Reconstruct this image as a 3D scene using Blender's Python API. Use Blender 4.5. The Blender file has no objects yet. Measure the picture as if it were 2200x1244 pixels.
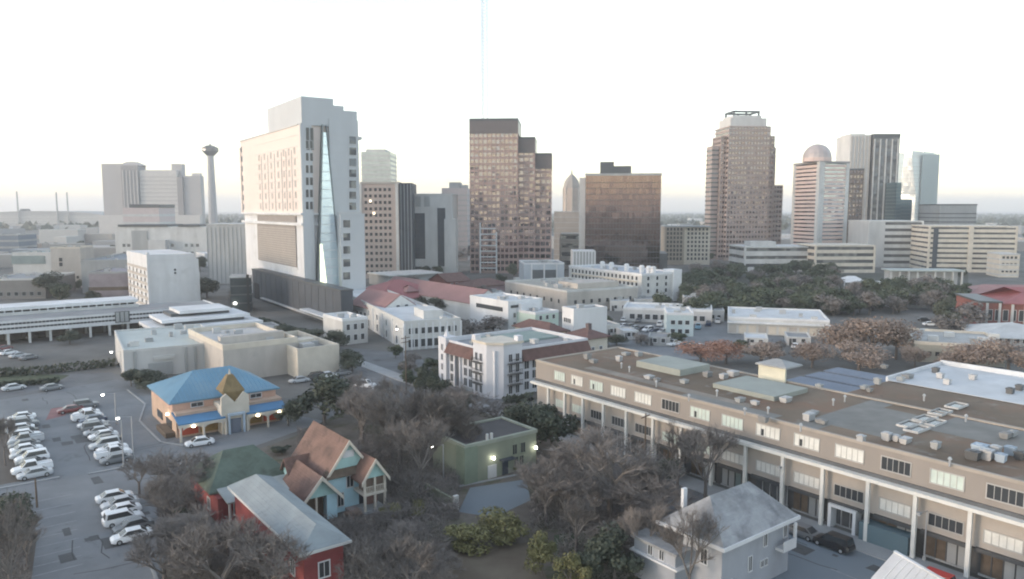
import bpy, math, random
from math import sin, cos, radians, atan, pi, sqrt
scene = bpy.context.scene
col = scene.collection
R = random.Random(7)

# ------------------------------------------------------------------ camera, sky, sun, exposure
H = 40.0
FPX = 1600.0
PITCH = atan(172.0 / FPX)
cam_d = bpy.data.cameras.new('camera')
cam_d.sensor_width = 36.0
cam_d.lens = 36.0 * FPX / 2200.0
cam_d.clip_start = 0.5
cam_d.clip_end = 40000
cam = bpy.data.objects.new('camera', cam_d)
cam.location = (0, 0, H)
cam.rotation_euler = (pi / 2 - PITCH, 0, 0)
col.objects.link(cam)
scene.camera = cam

SUN_AZ = -108.0      # degrees clockwise from the view direction (+Y)
SUN_EL = 5.0
world = bpy.data.worlds.new('World')
scene.world = world
world.use_nodes = True
wn = world.node_tree
bg = wn.nodes['Background']
sky = wn.nodes.new('ShaderNodeTexSky')
sky.sky_type = 'NISHITA'
sky.sun_disc = False
sky.sun_elevation = radians(SUN_EL)
sky.sun_rotation = radians(SUN_AZ)
sky.air_density = 1.0
sky.dust_density = 0.6
sky.ozone_density = 1.5
hsv = wn.nodes.new('ShaderNodeHueSaturation')
hsv.inputs['Saturation'].default_value = 0.62
wn.links.new(sky.outputs[0], hsv.inputs['Color'])
tint = wn.nodes.new('ShaderNodeMix'); tint.data_type = 'RGBA'; tint.blend_type = 'MULTIPLY'   # white balance of the whole sky
tint.inputs['Factor'].default_value = 1.0
tint.inputs['B'].default_value = (1.02, 0.978, 0.985, 1)
wn.links.new(hsv.outputs[0], tint.inputs['A'])
wn.links.new(tint.outputs['Result'], bg.inputs['Color'])
bg.inputs['Strength'].default_value = 0.15
sun_d = bpy.data.lights.new('sun', 'SUN')
sun_d.energy = 0.32
sun_d.angle = radians(12)
sun_d.color = (1.0, 0.80, 0.62)
sun = bpy.data.objects.new('sun', sun_d)
_a = radians(SUN_AZ)
_e = radians(SUN_EL + 3)
from mathutils import Vector
_dir = Vector((sin(_a) * cos(_e), cos(_a) * cos(_e), sin(_e)))
sun.rotation_euler = _dir.to_track_quat('Z', 'Y').to_euler()
col.objects.link(sun)
vs = scene.view_settings
vs.view_transform = 'Standard'
vs.look = 'None'
vs.gamma = 1.0
vs.use_curve_mapping = False
vs.exposure = 2.4
scene.cycles.filter_width = 2.0
scene.cycles.volume_bounces = 3
scene.cycles.max_bounces = 6

# ------------------------------------------------------------------ measuring helpers (photograph pixel -> metres)
SP, CP = sin(PITCH), cos(PITCH)
def G(u, v, z=0.0):
    dx = (u - 1100) / FPX; dy = (622 - v) / FPX
    d = (dx, dy * SP + CP, dy * CP - SP)
    t = (z - H) / d[2]
    return (d[0] * t, d[1] * t)
def LEN(c, d, u, z=0.0):
    k = (u - 1100) / FPX
    return (k * (c[1] * CP - (z - H) * SP) - c[0]) / (d[0] - k * d[1] * CP)
def ZAT(y, v):
    k = (622 - v) / FPX
    return H + y * (k * CP - SP) / (CP + k * SP)
def XAT(u, y, z=0.0):
    return (u - 1100) / FPX * (y * CP - (z - H) * SP)
GRID = 37.5

# ------------------------------------------------------------------ materials
MATS = {}
def mat(name, c, rough=0.8, metal=0.0, var=0.16, scale=0.25, bump=0.0, spec=0.5, emit=None, es=0.0, streak=0.0, c2=None):
    if name in MATS: return MATS[name]
    m = bpy.data.materials.new(name); m.use_nodes = True
    nt = m.node_tree; b = nt.nodes['Principled BSDF']
    b.inputs['Roughness'].default_value = rough
    b.inputs['Metallic'].default_value = metal
    b.inputs['Specular IOR Level'].default_value = spec
    if c == 'OBJ':
        oi = nt.nodes.new('ShaderNodeObjectInfo')
        nt.links.new(oi.outputs['Color'], b.inputs['Base Color'])
    elif var > 0:
        tc = nt.nodes.new('ShaderNodeTexCoord')
        geo = nt.nodes.new('ShaderNodeNewGeometry')
        n = nt.nodes.new('ShaderNodeTexNoise')
        n.inputs['Scale'].default_value = scale
        n.inputs['Detail'].default_value = 6
        n.inputs['Roughness'].default_value = 0.62
        src = geo.outputs['Position']
        if streak:
            mp = nt.nodes.new('ShaderNodeMapping')
            mp.inputs['Scale'].default_value = (1, 1, streak)
            nt.links.new(src, mp.inputs['Vector']); src = mp.outputs['Vector']
        nt.links.new(src, n.inputs['Vector'])
        r = nt.nodes.new('ShaderNodeValToRGB')
        r.color_ramp.elements[0].position = 0.3
        r.color_ramp.elements[1].position = 0.7
        lo = [max(0, x * (1 - var)) for x in c]; hi = [min(1, x * (1 + var)) for x in c]
        if c2: lo, hi = list(c), list(c2)
        r.color_ramp.elements[0].color = (*lo, 1); r.color_ramp.elements[1].color = (*hi, 1)
        nt.links.new(n.outputs['Fac'], r.inputs['Fac'])
        nt.links.new(r.outputs['Color'], b.inputs['Base Color'])
        if bump:
            bp = nt.nodes.new('ShaderNodeBump'); bp.inputs['Strength'].default_value = bump
            n2 = nt.nodes.new('ShaderNodeTexNoise'); n2.inputs['Scale'].default_value = scale * 12
            nt.links.new(geo.outputs['Position'], n2.inputs['Vector'])
            nt.links.new(n2.outputs['Fac'], bp.inputs['Height'])
            nt.links.new(bp.outputs['Normal'], b.inputs['Normal'])
    else:
        b.inputs['Base Color'].default_value = (*c, 1)
    if emit:
        b.inputs['Emission Color'].default_value = (*emit, 1)
        b.inputs['Emission Strength'].default_value = es
    MATS[name] = m
    return m

WHITE = mat('white_paint', (.64, .65, .66), var=.13, scale=.15, streak=.25)
OFFW = mat('off_white_stucco', (.54, .54, .525), var=.15, scale=.2, streak=.25)
PALE = mat('pale_concrete', (.50, .50, .49), var=.12, scale=.2, streak=.3)
GREYC = mat('grey_concrete', (.33, .34, .34), var=.15, scale=.2, streak=.3)
BEIGE = mat('beige_stucco', (.44, .41, .375), var=.15, scale=.2, streak=.3)
TAN = mat('tan_brick_wall', (.36, .31, .25), var=.12, scale=.5)
PINKST = mat('pink_granite', (.46, .37, .345), var=.08, scale=.1)
TAUPE = mat('taupe_granite', (.35, .285, .26), var=.07, scale=.1)
CREAM = mat('cream_render', (.58, .53, .45), var=.12, scale=.3)
GLASSD = mat('dark_window_glass', (.05, .055, .06), rough=.15, var=0, spec=.6)
GLASSM = mat('mirror_glass_bronze', (.27, .235, .225), rough=.06, metal=1.0, var=.05, scale=.05)
GLASSB = mat('mirror_glass_blue', (.36, .42, .46), rough=.06, metal=1.0, var=.05, scale=.05)
GLASSP = mat('mirror_glass_pale', (.62, .68, .69), rough=.28, metal=.45, var=.04, scale=.05)
GLASSG = mat('grey_glass', (.13, .135, .14), rough=.12, metal=.35, var=.1, scale=.05)
BLIND = mat('window_blind', (.66, .66, .62), var=.12, scale=.8, rough=.6)
BLINDG = mat('greenish_blind', (.52, .60, .55), var=.1, scale=.8, rough=.6)
DARK = mat('dark_cladding', (.058, .068, .082), rough=.62, var=.2, scale=.15)
BLACK = mat('black_rubber', (.02, .02, .02), rough=.8, var=0)
DGREY = mat('dark_grey_roofing', (.10, .105, .11), var=.25, scale=.2)
ROOFG = mat('grey_gravel_roof', (.26, .265, .27), var=.18, scale=.12)
ROOFW = mat('white_membrane_roof', (.53, .55, .565), var=.16, scale=.16)
ROOFB = mat('brown_built_up_roof', (.105, .076, .05), c2=(.215, .163, .115), scale=.05, rough=.85)
ROOFP = mat('pale_roof_patch', (.30, .32, .29), var=.12, scale=.2)
REDMET = mat('red_metal_roof', (.27, .088, .088), rough=.55, var=.15, scale=.15)
REDPALE = mat('faded_red_roof', (.28, .155, .148), rough=.6, var=.14, scale=.15)
REDBR = mat('dark_red_tile', (.135, .075, .065), var=.25, scale=.8)
BRICK = mat('red_brick', (.22, .085, .07), var=.2, scale=1.2)
def mottle(m, c, scale, lo, hi):
    nt = m.node_tree; b = nt.nodes['Principled BSDF']; src = b.inputs['Base Color'].links[0].from_socket
    geo = nt.nodes.new('ShaderNodeNewGeometry'); n = nt.nodes.new('ShaderNodeTexNoise'); n.inputs['Scale'].default_value = scale; n.inputs['Detail'].default_value = 8; n.inputs['Roughness'].default_value = .7
    n.inputs['Distortion'].default_value = .6
    nt.links.new(geo.outputs['Position'], n.inputs['Vector'])
    r = nt.nodes.new('ShaderNodeMapRange'); r.inputs['From Min'].default_value = lo; r.inputs['From Max'].default_value = hi
    nt.links.new(n.outputs['Fac'], r.inputs['Value'])
    mx = nt.nodes.new('ShaderNodeMix'); mx.data_type = 'RGBA'; mx.inputs['B'].default_value = (*c, 1)
    nt.links.new(r.outputs['Result'], mx.inputs['Factor']); nt.links.new(src, mx.inputs['A']); nt.links.new(mx.outputs['Result'], b.inputs['Base Color'])
mottle(ROOFB, (.20, .118, .075), .09, .48, .66)
mottle(ROOFB, (.25, .235, .21), .16, .57, .72)
mottle(ROOFB, (.06, .052, .046), .4, .60, .75)
BLUE1 = mat('blue_metal_roof', (.135, .265, .36), rough=.45, var=.14, scale=.15)
ORANGE = mat('orange_peach_stucco', (.50, .36, .27), var=.1, scale=.4)
REDWALL = mat('red_painted_wall', (.25, .06, .06), var=.15, scale=.5)
REDPANEL = mat('red_door_panel', (.50, .09, .05), var=.1, scale=.5)
BRSHING = mat('russet_shingle', (.185, .112, .09), var=.22, scale=.5, bump=.3)
TEAL = mat('pale_teal_siding', (.38, .58, .56), var=.08, scale=.6)
LTBLUE = mat('light_blue_siding', (.44, .64, .71), var=.08, scale=.6)
GRSHING = mat('green_shingle', (.11, .145, .115), var=.2, scale=.5, bump=.3)
GYSHING = mat('blue_grey_shingle', (.25, .285, .30), var=.14, scale=.4, bump=.3)
WGSHING = mat('light_grey_shingle', (.29, .30, .31), var=.3, scale=.5, bump=.3)
SAGE = mat('sage_green_wall', (.25, .27, .20), var=.1, scale=.4, streak=.4)
BROWNW = mat('brown_wood', (.12, .09, .065), var=.25, scale=1)
OLIVEB = mat('olive_brown_tile', (.20, .145, .07), var=.25, scale=.8)
STEEL = mat('painted_steel', (.42, .43, .44), rough=.45, metal=.3, var=.08)
DSTEEL = mat('dark_steel', (.09, .095, .10), rough=.5, metal=.3, var=.1)
ASPH = mat('asphalt', (.105, .11, .115), c2=(.172, .178, .185), rough=.85, scale=.14, bump=.12)
LOTM = mat('parking_asphalt', (.14, .15, .16), c2=(.215, .226, .236), rough=.8, scale=.11, bump=.1)
GROUNDM = mat('city_ground', (.075, .075, .07), c2=(.185, .182, .172), scale=.045, rough=.95)
YARD = mat('winter_yard', (.088, .076, .064), c2=(.165, .146, .125), scale=.2, rough=1, bump=.3)
GRASSM = mat('dull_lawn', (.052, .07, .04), c2=(.09, .11, .065), scale=.2, rough=1, bump=.3)
DIRT = mat('bare_soil', (.105, .082, .06), c2=(.16, .135, .10), scale=.2, rough=1, bump=.3)
WALK = mat('concrete_walk', (.30, .31, .315), var=.12, scale=.3)
LINEP = mat('road_paint', (.30, .31, .32), var=.3, scale=1.5)
REDPAVE = mat('red_paving', (.24, .12, .12), var=.15, scale=.4)
mottle(ASPH, (.07, .07, .072), .33, .60, .70); mottle(LOTM, (.10, .104, .108), .27, .58, .72); mottle(YARD, (.075, .08, .045), .15, .5, .62)
def panes(m, cell, amt):
    # each pane of a curtain wall hangs a fraction of a degree out of true, so reflections break up pane by pane
    nt = m.node_tree; b = nt.nodes['Principled BSDF']
    geo = nt.nodes.new('ShaderNodeNewGeometry')
    dv = nt.nodes.new('ShaderNodeVectorMath'); dv.operation = 'DIVIDE'; dv.inputs[1].default_value = cell
    fl_ = nt.nodes.new('ShaderNodeVectorMath'); fl_.operation = 'FLOOR'
    wnz = nt.nodes.new('ShaderNodeTexWhiteNoise')
    sb = nt.nodes.new('ShaderNodeVectorMath'); sb.operation = 'SUBTRACT'; sb.inputs[1].default_value = (.5, .5, .5)
    sc = nt.nodes.new('ShaderNodeVectorMath'); sc.operation = 'SCALE'; sc.inputs['Scale'].default_value = amt
    ad = nt.nodes.new('ShaderNodeVectorMath'); ad.operation = 'ADD'
    nm = nt.nodes.new('ShaderNodeVectorMath'); nm.operation = 'NORMALIZE'
    L = nt.links.new
    L(geo.outputs['Position'], dv.inputs[0]); L(dv.outputs[0], fl_.inputs[0]); L(fl_.outputs[0], wnz.inputs['Vector'])
    L(wnz.outputs['Color'], sb.inputs[0]); L(sb.outputs[0], sc.inputs[0]); L(sc.outputs[0], ad.inputs[0]); L(geo.outputs['Normal'], ad.inputs[1])
    L(ad.outputs[0], nm.inputs[0]); L(nm.outputs[0], b.inputs['Normal'])
panes(GLASSM, (2.6, 2.6, 3.9), .06); panes(GLASSB, (3, 3, 3), .07); panes(GLASSG, (2.4, 2.4, 3.2), .2); panes(GLASSP, (4, 4, 4), .05)
def courses(m, step):
    # rows of shingles or tiles laid up the slope, as relief
    nt = m.node_tree; b = nt.nodes['Principled BSDF']
    geo = nt.nodes.new('ShaderNodeNewGeometry'); w = nt.nodes.new('ShaderNodeTexWave'); w.wave_type = 'BANDS'; w.bands_direction = 'Z'; w.wave_profile = 'SAW'
    w.inputs['Scale'].default_value = .314 / step; w.inputs['Distortion'].default_value = .6; w.inputs['Detail'].default_value = 2
    bp = nt.nodes.new('ShaderNodeBump'); bp.inputs['Strength'].default_value = .9; bp.inputs['Distance'].default_value = .06
    nt.links.new(geo.outputs['Position'], w.inputs['Vector']); nt.links.new(w.outputs['Fac'], bp.inputs['Height']); nt.links.new(bp.outputs['Normal'], b.inputs['Normal'])
for m_ in (BRSHING, GRSHING, GYSHING, WGSHING, REDBR): courses(m_, .28)
mottle(BRSHING, (.10, .065, .052), .35, .52, .66); mottle(WGSHING, (.17, .178, .19), .3, .5, .68); mottle(GYSHING, (.17, .19, .205), .3, .55, .7); mottle(GRSHING, (.075, .09, .07), .4, .5, .68)
mottle(WHITE, (.50, .50, .49), .12, .56, .75); mottle(OFFW, (.40, .395, .375), .14, .55, .74); mottle(BEIGE, (.33, .305, .28), .15, .55, .74); mottle(BLUE1, (.19, .30, .37), .2, .5, .7)
PAINT = mat('car_paint', 'OBJ', rough=.28, spec=.7)
LAMPG = mat('lamp_glow', (.9, .9, .9), var=0, emit=(1, .95, .85), es=5)
WARMG = mat('warm_lamp_glow', (.9, .8, .6), var=0, emit=(1, .86, .62), es=3)
LITWIN = mat('lit_window', (.8, .7, .5), var=0, emit=(1, .85, .6), es=.6)
HEADL = mat('headlight_glass', (.7, .72, .75), rough=.15, var=0)
TAILL = mat('tail_light', (.35, .02, .02), rough=.3, var=0)
BARK = mat('winter_bark', (.135, .118, .108), var=.2, scale=2)

def leafmat(name, c, c2):
    m = bpy.data.materials.new(name); m.use_nodes = True
    nt = m.node_tree; b = nt.nodes['Principled BSDF']
    b.inputs['Roughness'].default_value = .75
    b.inputs['Specular IOR Level'].default_value = .25
    geo = nt.nodes.new('ShaderNodeNewGeometry'); n = nt.nodes.new('ShaderNodeTexNoise')
    n.inputs['Scale'].default_value = .7; n.inputs['Detail'].default_value = 3
    nt.links.new(geo.outputs['Position'], n.inputs['Vector'])
    oi = nt.nodes.new('ShaderNodeObjectInfo')
    ad = nt.nodes.new('ShaderNodeMath'); ad.operation = 'ADD'
    m1 = nt.nodes.new('ShaderNodeMath'); m1.operation = 'MULTIPLY'; m1.inputs[1].default_value = .35
    m0 = nt.nodes.new('ShaderNodeMath'); m0.operation = 'MULTIPLY'; m0.inputs[1].default_value = .35
    nt.links.new(oi.outputs['Random'], m1.inputs[0])
    nt.links.new(geo.outputs['Random Per Island'], m0.inputs[0])
    nt.links.new(m1.outputs[0], ad.inputs[0]); nt.links.new(m0.outputs[0], ad.inputs[1])
    a2 = nt.nodes.new('ShaderNodeMath'); a2.operation = 'ADD'
    nt.links.new(ad.outputs[0], a2.inputs[0])
    m2 = nt.nodes.new('ShaderNodeMath'); m2.operation = 'MULTIPLY'; m2.inputs[1].default_value = .4
    nt.links.new(n.outputs['Fac'], m2.inputs[0]); nt.links.new(m2.outputs[0], a2.inputs[1])
    mx = nt.nodes.new('ShaderNodeMix'); mx.data_type = 'RGBA'
    mx.inputs['A'].default_value = (*c, 1); mx.inputs['B'].default_value = (*c2, 1)
    nt.links.new(a2.outputs[0], mx.inputs['Factor'])
    nt.links.new(mx.outputs['Result'], b.inputs['Base Color'])
    MATS[name] = m
    return m
L_OAK = leafmat('oak_leaves', (.042, .054, .040), (.11, .122, .09))
L_PARK = leafmat('park_leaves', (.038, .056, .036), (.11, .127, .082))
L_OLIVE = leafmat('olive_leaves', (.09, .092, .04), (.22, .21, .10))
L_TAN = leafmat('tan_winter_leaves', (.20, .15, .12), (.38, .30, .25))
L_ORANGE = leafmat('orange_leaves', (.26, .13, .085), (.44, .25, .18))
L_TWIG = leafmat('bare_twigs', (.125, .114, .106), (.25, .228, .213))

# ------------------------------------------------------------------ mesh helpers
class MB:
    def __init__(s): s.v = []; s.f = []; s.mi = []; s.cur = 0
    def add(s, vs, fs):
        o = len(s.v); s.v += [tuple(p) for p in vs]
        for f in fs: s.f.append([o + i for i in f]); s.mi.append(s.cur)
        return s
    def box(s, x0, x1, y0, y1, z0, z1):
        if x0 > x1: x0, x1 = x1, x0
        if y0 > y1: y0, y1 = y1, y0
        return s.add([(x0, y0, z0), (x1, y0, z0), (x1, y1, z0), (x0, y1, z0), (x0, y0, z1), (x1, y0, z1), (x1, y1, z1), (x0, y1, z1)],
                     [(0, 3, 2, 1), (4, 5, 6, 7), (0, 1, 5, 4), (1, 2, 6, 5), (2, 3, 7, 6), (3, 0, 4, 7)])
    def prism(s, poly, z0, z1):
        n = len(poly)
        return s.add([(x, y, z0) for x, y in poly] + [(x, y, z1) for x, y in poly],
                     [tuple(range(n - 1, -1, -1)), tuple(range(n, 2 * n))] + [(i, (i + 1) % n, n + (i + 1) % n, n + i) for i in range(n)])
    def loft(s, a, b):
        n = len(a)
        return s.add(list(a) + list(b), [tuple(range(n - 1, -1, -1)), tuple(range(n, 2 * n))] + [(i, (i + 1) % n, n + (i + 1) % n, n + i) for i in range(n)])
    def cyl(s, x, y, z0, z1, r0, r1=None, n=12):
        r1 = r0 if r1 is None else r1
        A = [(x + r0 * cos(2 * pi * i / n), y + r0 * sin(2 * pi * i / n), z0) for i in range(n)]
        B = [(x + r1 * cos(2 * pi * i / n), y + r1 * sin(2 * pi * i / n), z1) for i in range(n)]
        return s.loft(A, B)
    def tube(s, p, q, r0, r1=None, n=5):
        r1 = r0 if r1 is None else r1
        p = Vector(p); q = Vector(q); d = (q - p).normalized()
        a = d.orthogonal().normalized(); b = d.cross(a)
        A = [p + a * r0 * cos(2 * pi * i / n) + b * r0 * sin(2 * pi * i / n) for i in range(n)]
        B = [q + a * r1 * cos(2 * pi * i / n) + b * r1 * sin(2 * pi * i / n) for i in range(n)]
        return s.loft(A, B)
    def hip(s, x0, x1, y0, y1, z, h, along='x', inset=None, t=.25):
        # hipped roof with a thin eave edge
        if along == 'x':
            i = (y1 - y0) / 2 if inset is None else inset
            r = [(x0 + i, (y0 + y1) / 2, z + h), (x1 - i, (y0 + y1) / 2, z + h)]
            top = [(x0, y0, z), (x1, y0, z), (x1, y1, z), (x0, y1, z)] + r
            fs = [(0, 1, 5, 4), (1, 2, 5), (2, 3, 4, 5), (3, 0, 4)]
        else:
            i = (x1 - x0) / 2 if inset is None else inset
            r = [((x0 + x1) / 2, y0 + i, z + h), ((x0 + x1) / 2, y1 - i, z + h)]
            top = [(x0, y0, z), (x1, y0, z), (x1, y1, z), (x0, y1, z)] + r
            fs = [(0, 1, 4), (1, 2, 5, 4), (2, 3, 5), (3, 0, 4, 5)]
        bot = [(x0, y0, z - t), (x1, y0, z - t), (x1, y1, z - t), (x0, y1, z - t)]
        return s.add(top + bot, fs + [(6, 7, 1, 0), (7, 8, 2, 1), (8, 9, 3, 2), (9, 6, 0, 3), (9, 8, 7, 6)])
    def mesh(s, name, mats, smooth=False):
        me = bpy.data.meshes.new(name)
        me.from_pydata(s.v, [], s.f)
        if not isinstance(mats, (list, tuple)): mats = [mats]
        for m in mats: me.materials.append(m)
        if len(mats) > 1: me.polygons.foreach_set('material_index', s.mi)
        if smooth: me.polygons.foreach_set('use_smooth', [True] * len(me.polygons))
        me.update()
        return me
    def build(s, name, mats, parent=None, smooth=False, loc=None, rz=0):
        return inst(name, s.mesh(name, mats, smooth), parent, loc or (0, 0, 0), rz)
def inst(name, me, parent=None, loc=(0, 0, 0), rz=0, sc=None):
    o = bpy.data.objects.new(name, me); col.objects.link(o)
    o.location = loc; o.rotation_euler = (0, 0, rz)
    if sc: o.scale = sc if isinstance(sc, (tuple, list)) else (sc, sc, sc)
    if parent: o.parent = parent
    return o
def tag(o, label, cat, group=None):
    o['label'] = label; o['category'] = cat
    if group: o['group'] = group
    return o
def thing(name, label, cat, loc=(0, 0, 0), rz=0, group=None):
    o = bpy.data.objects.new(name, None); col.objects.link(o)
    o.location = loc; o.rotation_euler = (0, 0, rz); o.empty_display_size = .5
    return tag(o, label, cat, group)
def kids(o): return list(o.children)
def copy_tree(o, parent=None):
    c = o.copy(); col.objects.link(c)
    if parent: c.parent = parent
    for ch in kids(o): copy_tree(ch, c)
    return c
def struct(o):
    o['kind'] = 'structure'; return o

class Bld:
    """a building: Empty at its near corner, local x along one facade, local y along the other"""
    def __init__(s, name, label, cat, c, l=None, r=None, top=None, h=None, La=None, Lb=None, rot=GRID, group=None, y=None):
        t = radians(rot)
        s.a = (cos(t), sin(t)); s.b = (-sin(t), cos(t))
        s.c = G(*c) if y is None else (XAT(c[0], y, 20), y)
        s.h = ZAT(s.c[1], top) if h is None else h
        zc = s.h * .6
        s.La = LEN(s.c, s.a, r, zc) if La is None else La
        s.Lb = LEN(s.c, s.b, l, zc) if Lb is None else Lb
        s.root = thing(name, label, cat, (s.c[0], s.c[1], 0), t, group)
        s.wins = {}
    def xa(s, u, z=None):     # local x of pixel column u on the right-hand facade
        return LEN(s.c, s.a, u, s.h * .6 if z is None else z)
    def yb(s, u, z=None):
        return LEN(s.c, s.b, u, s.h * .6 if z is None else z)
    def za(s, x, v):          # height of pixel row v over local (x,0)
        return ZAT(s.c[1] + s.a[1] * x, v)
    def zb(s, y, v):
        return ZAT(s.c[1] + s.b[1] * y, v)
    def wall(s, m, h=None, name='wall', x0=0, x1=None, y0=0, y1=None, z0=0):
        return MB().box(x0, s.La if x1 is None else x1, y0, s.Lb if y1 is None else y1, z0, s.h if h is None else h).build(name, m, s.root)
    def flat_roof(s, m, par=None, ph=.7, t=.35, x0=0, x1=None, y0=0, y1=None, z=None, name='roof'):
        x1 = s.La if x1 is None else x1; y1 = s.Lb if y1 is None else y1; z = s.h if z is None else z
        MB().box(x0 + t, x1 - t, y0 + t, y1 - t, z + .003, z + .06).build(name, m, s.root)
        if par:
            p = MB(); e = .05
            p.box(x0 - e, x1 + e, y0 - e, y0 + t, z - .12, z + ph); p.box(x0 - e, x1 + e, y1 - t, y1 + e, z - .12, z + ph)
            p.box(x0 - e, x0 + t, y0 + t, y1 - t, z - .12, z + ph); p.box(x1 - t, x1 + e, y0 + t, y1 - t, z - .12, z + ph)
            p.build('parapet', par, s.root)
        w, dd = x1 - x0, y1 - y0
        if w * dd > 90:
            rq = random.Random(int(w * 10) + int(dd * 7))
            for i in range(min(7, 2 + int(w * dd / 110))):
                bx, by, bz = rq.uniform(.8, 2.2), rq.uniform(.8, 1.8), rq.uniform(.5, 1.3)
                x, y = x0 + 1.2 + rq.random() * (w - 4.5), y0 + 1.2 + rq.random() * (dd - 4.5)
                q = MB(); q.box(x, x + bx, y, y + by, z + .07, z + .07 + bz); q.box(x - .08, x + bx + .08, y - .08, y + by + .08, z + .071 + bz, z + .17 + bz); q.cyl(x + bx / 2, y + by / 2, z + .171 + bz, z + .27 + bz, .3, None, 8)
                q.build('roof_unit', [STEEL, GREYC, PALE][i % 3], s.root)
    def bands(s, n, m, z0, z1, frac=.5, out=.25, name='spandrel', x0=0, x1=None, y0=0, y1=None):
        x1 = s.La if x1 is None else x1; y1 = s.Lb if y1 is None else y1
        fh = (z1 - z0) / n
        me = MB().box(x0 - out, x1 + out, y0 - out, y1 + out, 0, fh * frac).mesh(name, m)
        for i in range(n): inst(name, me, s.root, (0, 0, z0 + i * fh))
    def piers(s, na, nb, m, z0, z1, w=.6, out=.35, name='pier', x0=0, x1=None, y0=0, y1=None):
        x1 = s.La if x1 is None else x1; y1 = s.Lb if y1 is None else y1
        me = MB().box(-w / 2, w / 2, -w / 2, w / 2, z0, z1).mesh(name, m)
        k = out - w / 2
        for i in range(na + 1 if na else 0):
            inst(name, me, s.root, (x0 + (x1 - x0) * i / na, y0 - k, 0))
        for i in range(1, nb + 1):
            inst(name, me, s.root, (x0 - k, y0 + (y1 - y0) * i / nb, 0))
    def win(s, face, p, z, w, h, fm=WHITE, gm=GLASSD, split=True, name='window', off=0.0, mull=1, x=0):
        k = (w, h, fm.name, gm.name, mull, name)
        if k not in s.wins: s.wins[k] = win_mesh(w, h, fm, gm, mull, name)
        fme, pme = s.wins[k]
        loc, rz = ((p, off, z), 0) if face == 'R' else ((off, p, z), -pi / 2) if face == 'L' else ((s.La - off, p, z), pi / 2)
        o = inst(name, fme, s.root, loc, rz)
        if split: inst('pane', pme, o)
        return o
def win_mesh(w, h, fm, gm, mull=1, name='window'):
    m = MB(); t = min(.12, w * .12); d = .09
    m.box(-w / 2 - t, w / 2 + t, -d, .02, h, h + t); m.box(-w / 2 - t, w / 2 + t, -d - .05, .02, -t, 0)
    m.box(-w / 2 - t, -w / 2, -d, .02, 0, h); m.box(w / 2, w / 2 + t, -d, .02, 0, h)
    for i in range(1, mull + 1):
        x = -w / 2 + w * i / (mull + 1)
        m.box(x - .03, x + .03, -d + .02, .02, 0, h)
    p = MB().box(-w / 2, w / 2, -.03, .015, 0, h)
    return m.mesh(name, fm), p.mesh('pane', gm)
def win_one(w, h, fm, gm):
    """small far window: frame and pane in one mesh"""
    m = MB(); t = .12
    m.cur = 1; m.box(-w / 2, w / 2, -.04, .01, 0, h)
    m.cur = 0
    m.box(-w / 2 - t, w / 2 + t, -.14, .01, h, h + t); m.box(-w / 2 - t, w / 2 + t, -.14, .01, -t, 0)
    m.box(-w / 2 - t, -w / 2, -.14, .01, 0, h); m.box(w / 2, w / 2 + t, -.14, .01, 0, h)
    return m.mesh('window', [fm, gm])
def winrow(B, face, ps, zs, w, h, fm=WHITE, gm=GLASSD, off=0.0, x0=None, name='window'):
    me = win_one(w, h, fm, gm)
    for z in zs:
        for p in ps:
            if face == 'R': inst(name, me, B.root, (p, off, z))
            else: inst(name, me, B.root, (off, p, z), -pi / 2)
def lin(a, b, n): return [a + (b - a) * (i + .5) / n for i in range(n)]

# ================================================================== THE GROUND
struct(MB().box(-12000, 12000, -12000, 14000, -2.0, 0).build('ground', GROUNDM))
def sheet(name, pts, m, z, world=False):
    P = pts if world else [G(*p) for p in pts]
    return struct(MB().add([(x, y, z) for x, y in P], [tuple(range(len(P)))]).build(name, m))
def street(name, p, q, w, m, z):
    (x0, y0), (x1, y1) = p, q
    d = Vector((x1 - x0, y1 - y0)).normalized() * w / 2
    return struct(MB().add([(x0 + d.y, y0 - d.x, z), (x1 + d.y, y1 - d.x, z), (x1 - d.y, y1 + d.x, z), (x0 - d.y, y0 + d.x, z)], [(0, 1, 2, 3)]).build(name, m))
ga = Vector((cos(radians(GRID)), sin(radians(GRID)))); gb = Vector((-ga.y, ga.x))
def along(u, v, da, db=0):
    p = Vector(G(u, v)) + ga * da + gb * db
    return (p.x, p.y)

# ================================================================== SKYLINE: the far towers
def stepped(name, label, y, rot, boxes, wall, glass, fl, npier, frac=.5, depth=34, pw=.6, lowglass=None, zlow=0):
    """tower of several shafts side by side; boxes = (u0,u1,v_top,y0 offset, depth)"""
    u0 = boxes[0][0]
    B = Bld(name, label, 'office tower', (u0, 0), r=boxes[-1][1], top=boxes[0][2], Lb=depth, rot=rot, y=y)
    for (ua, ub, vt, off, dep) in boxes:
        x0, x1 = B.xa(ua), B.xa(ub)
        h = B.za((x0 + x1) / 2, vt)
        MB().box(x0 + .35, x1 - .35, off + .35, off + dep - .35, 0, h - .2).build('glass_core', glass, B.root)
        B.bands(max(2, int(h / fl)), wall, 0, h, frac, 0, x0=x0, x1=x1, y0=off, y1=off + dep)
        n = max(2, int(npier * (x1 - x0) / B.La))
        nb = max(1, int(npier * dep / B.La)) if (ua == u0) else 0
        B.piers(n, nb, wall, 0, h, pw, .18, x0=x0, x1=x1, y0=off, y1=off + dep)
        yield B, x0, x1, off, dep, h

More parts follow.
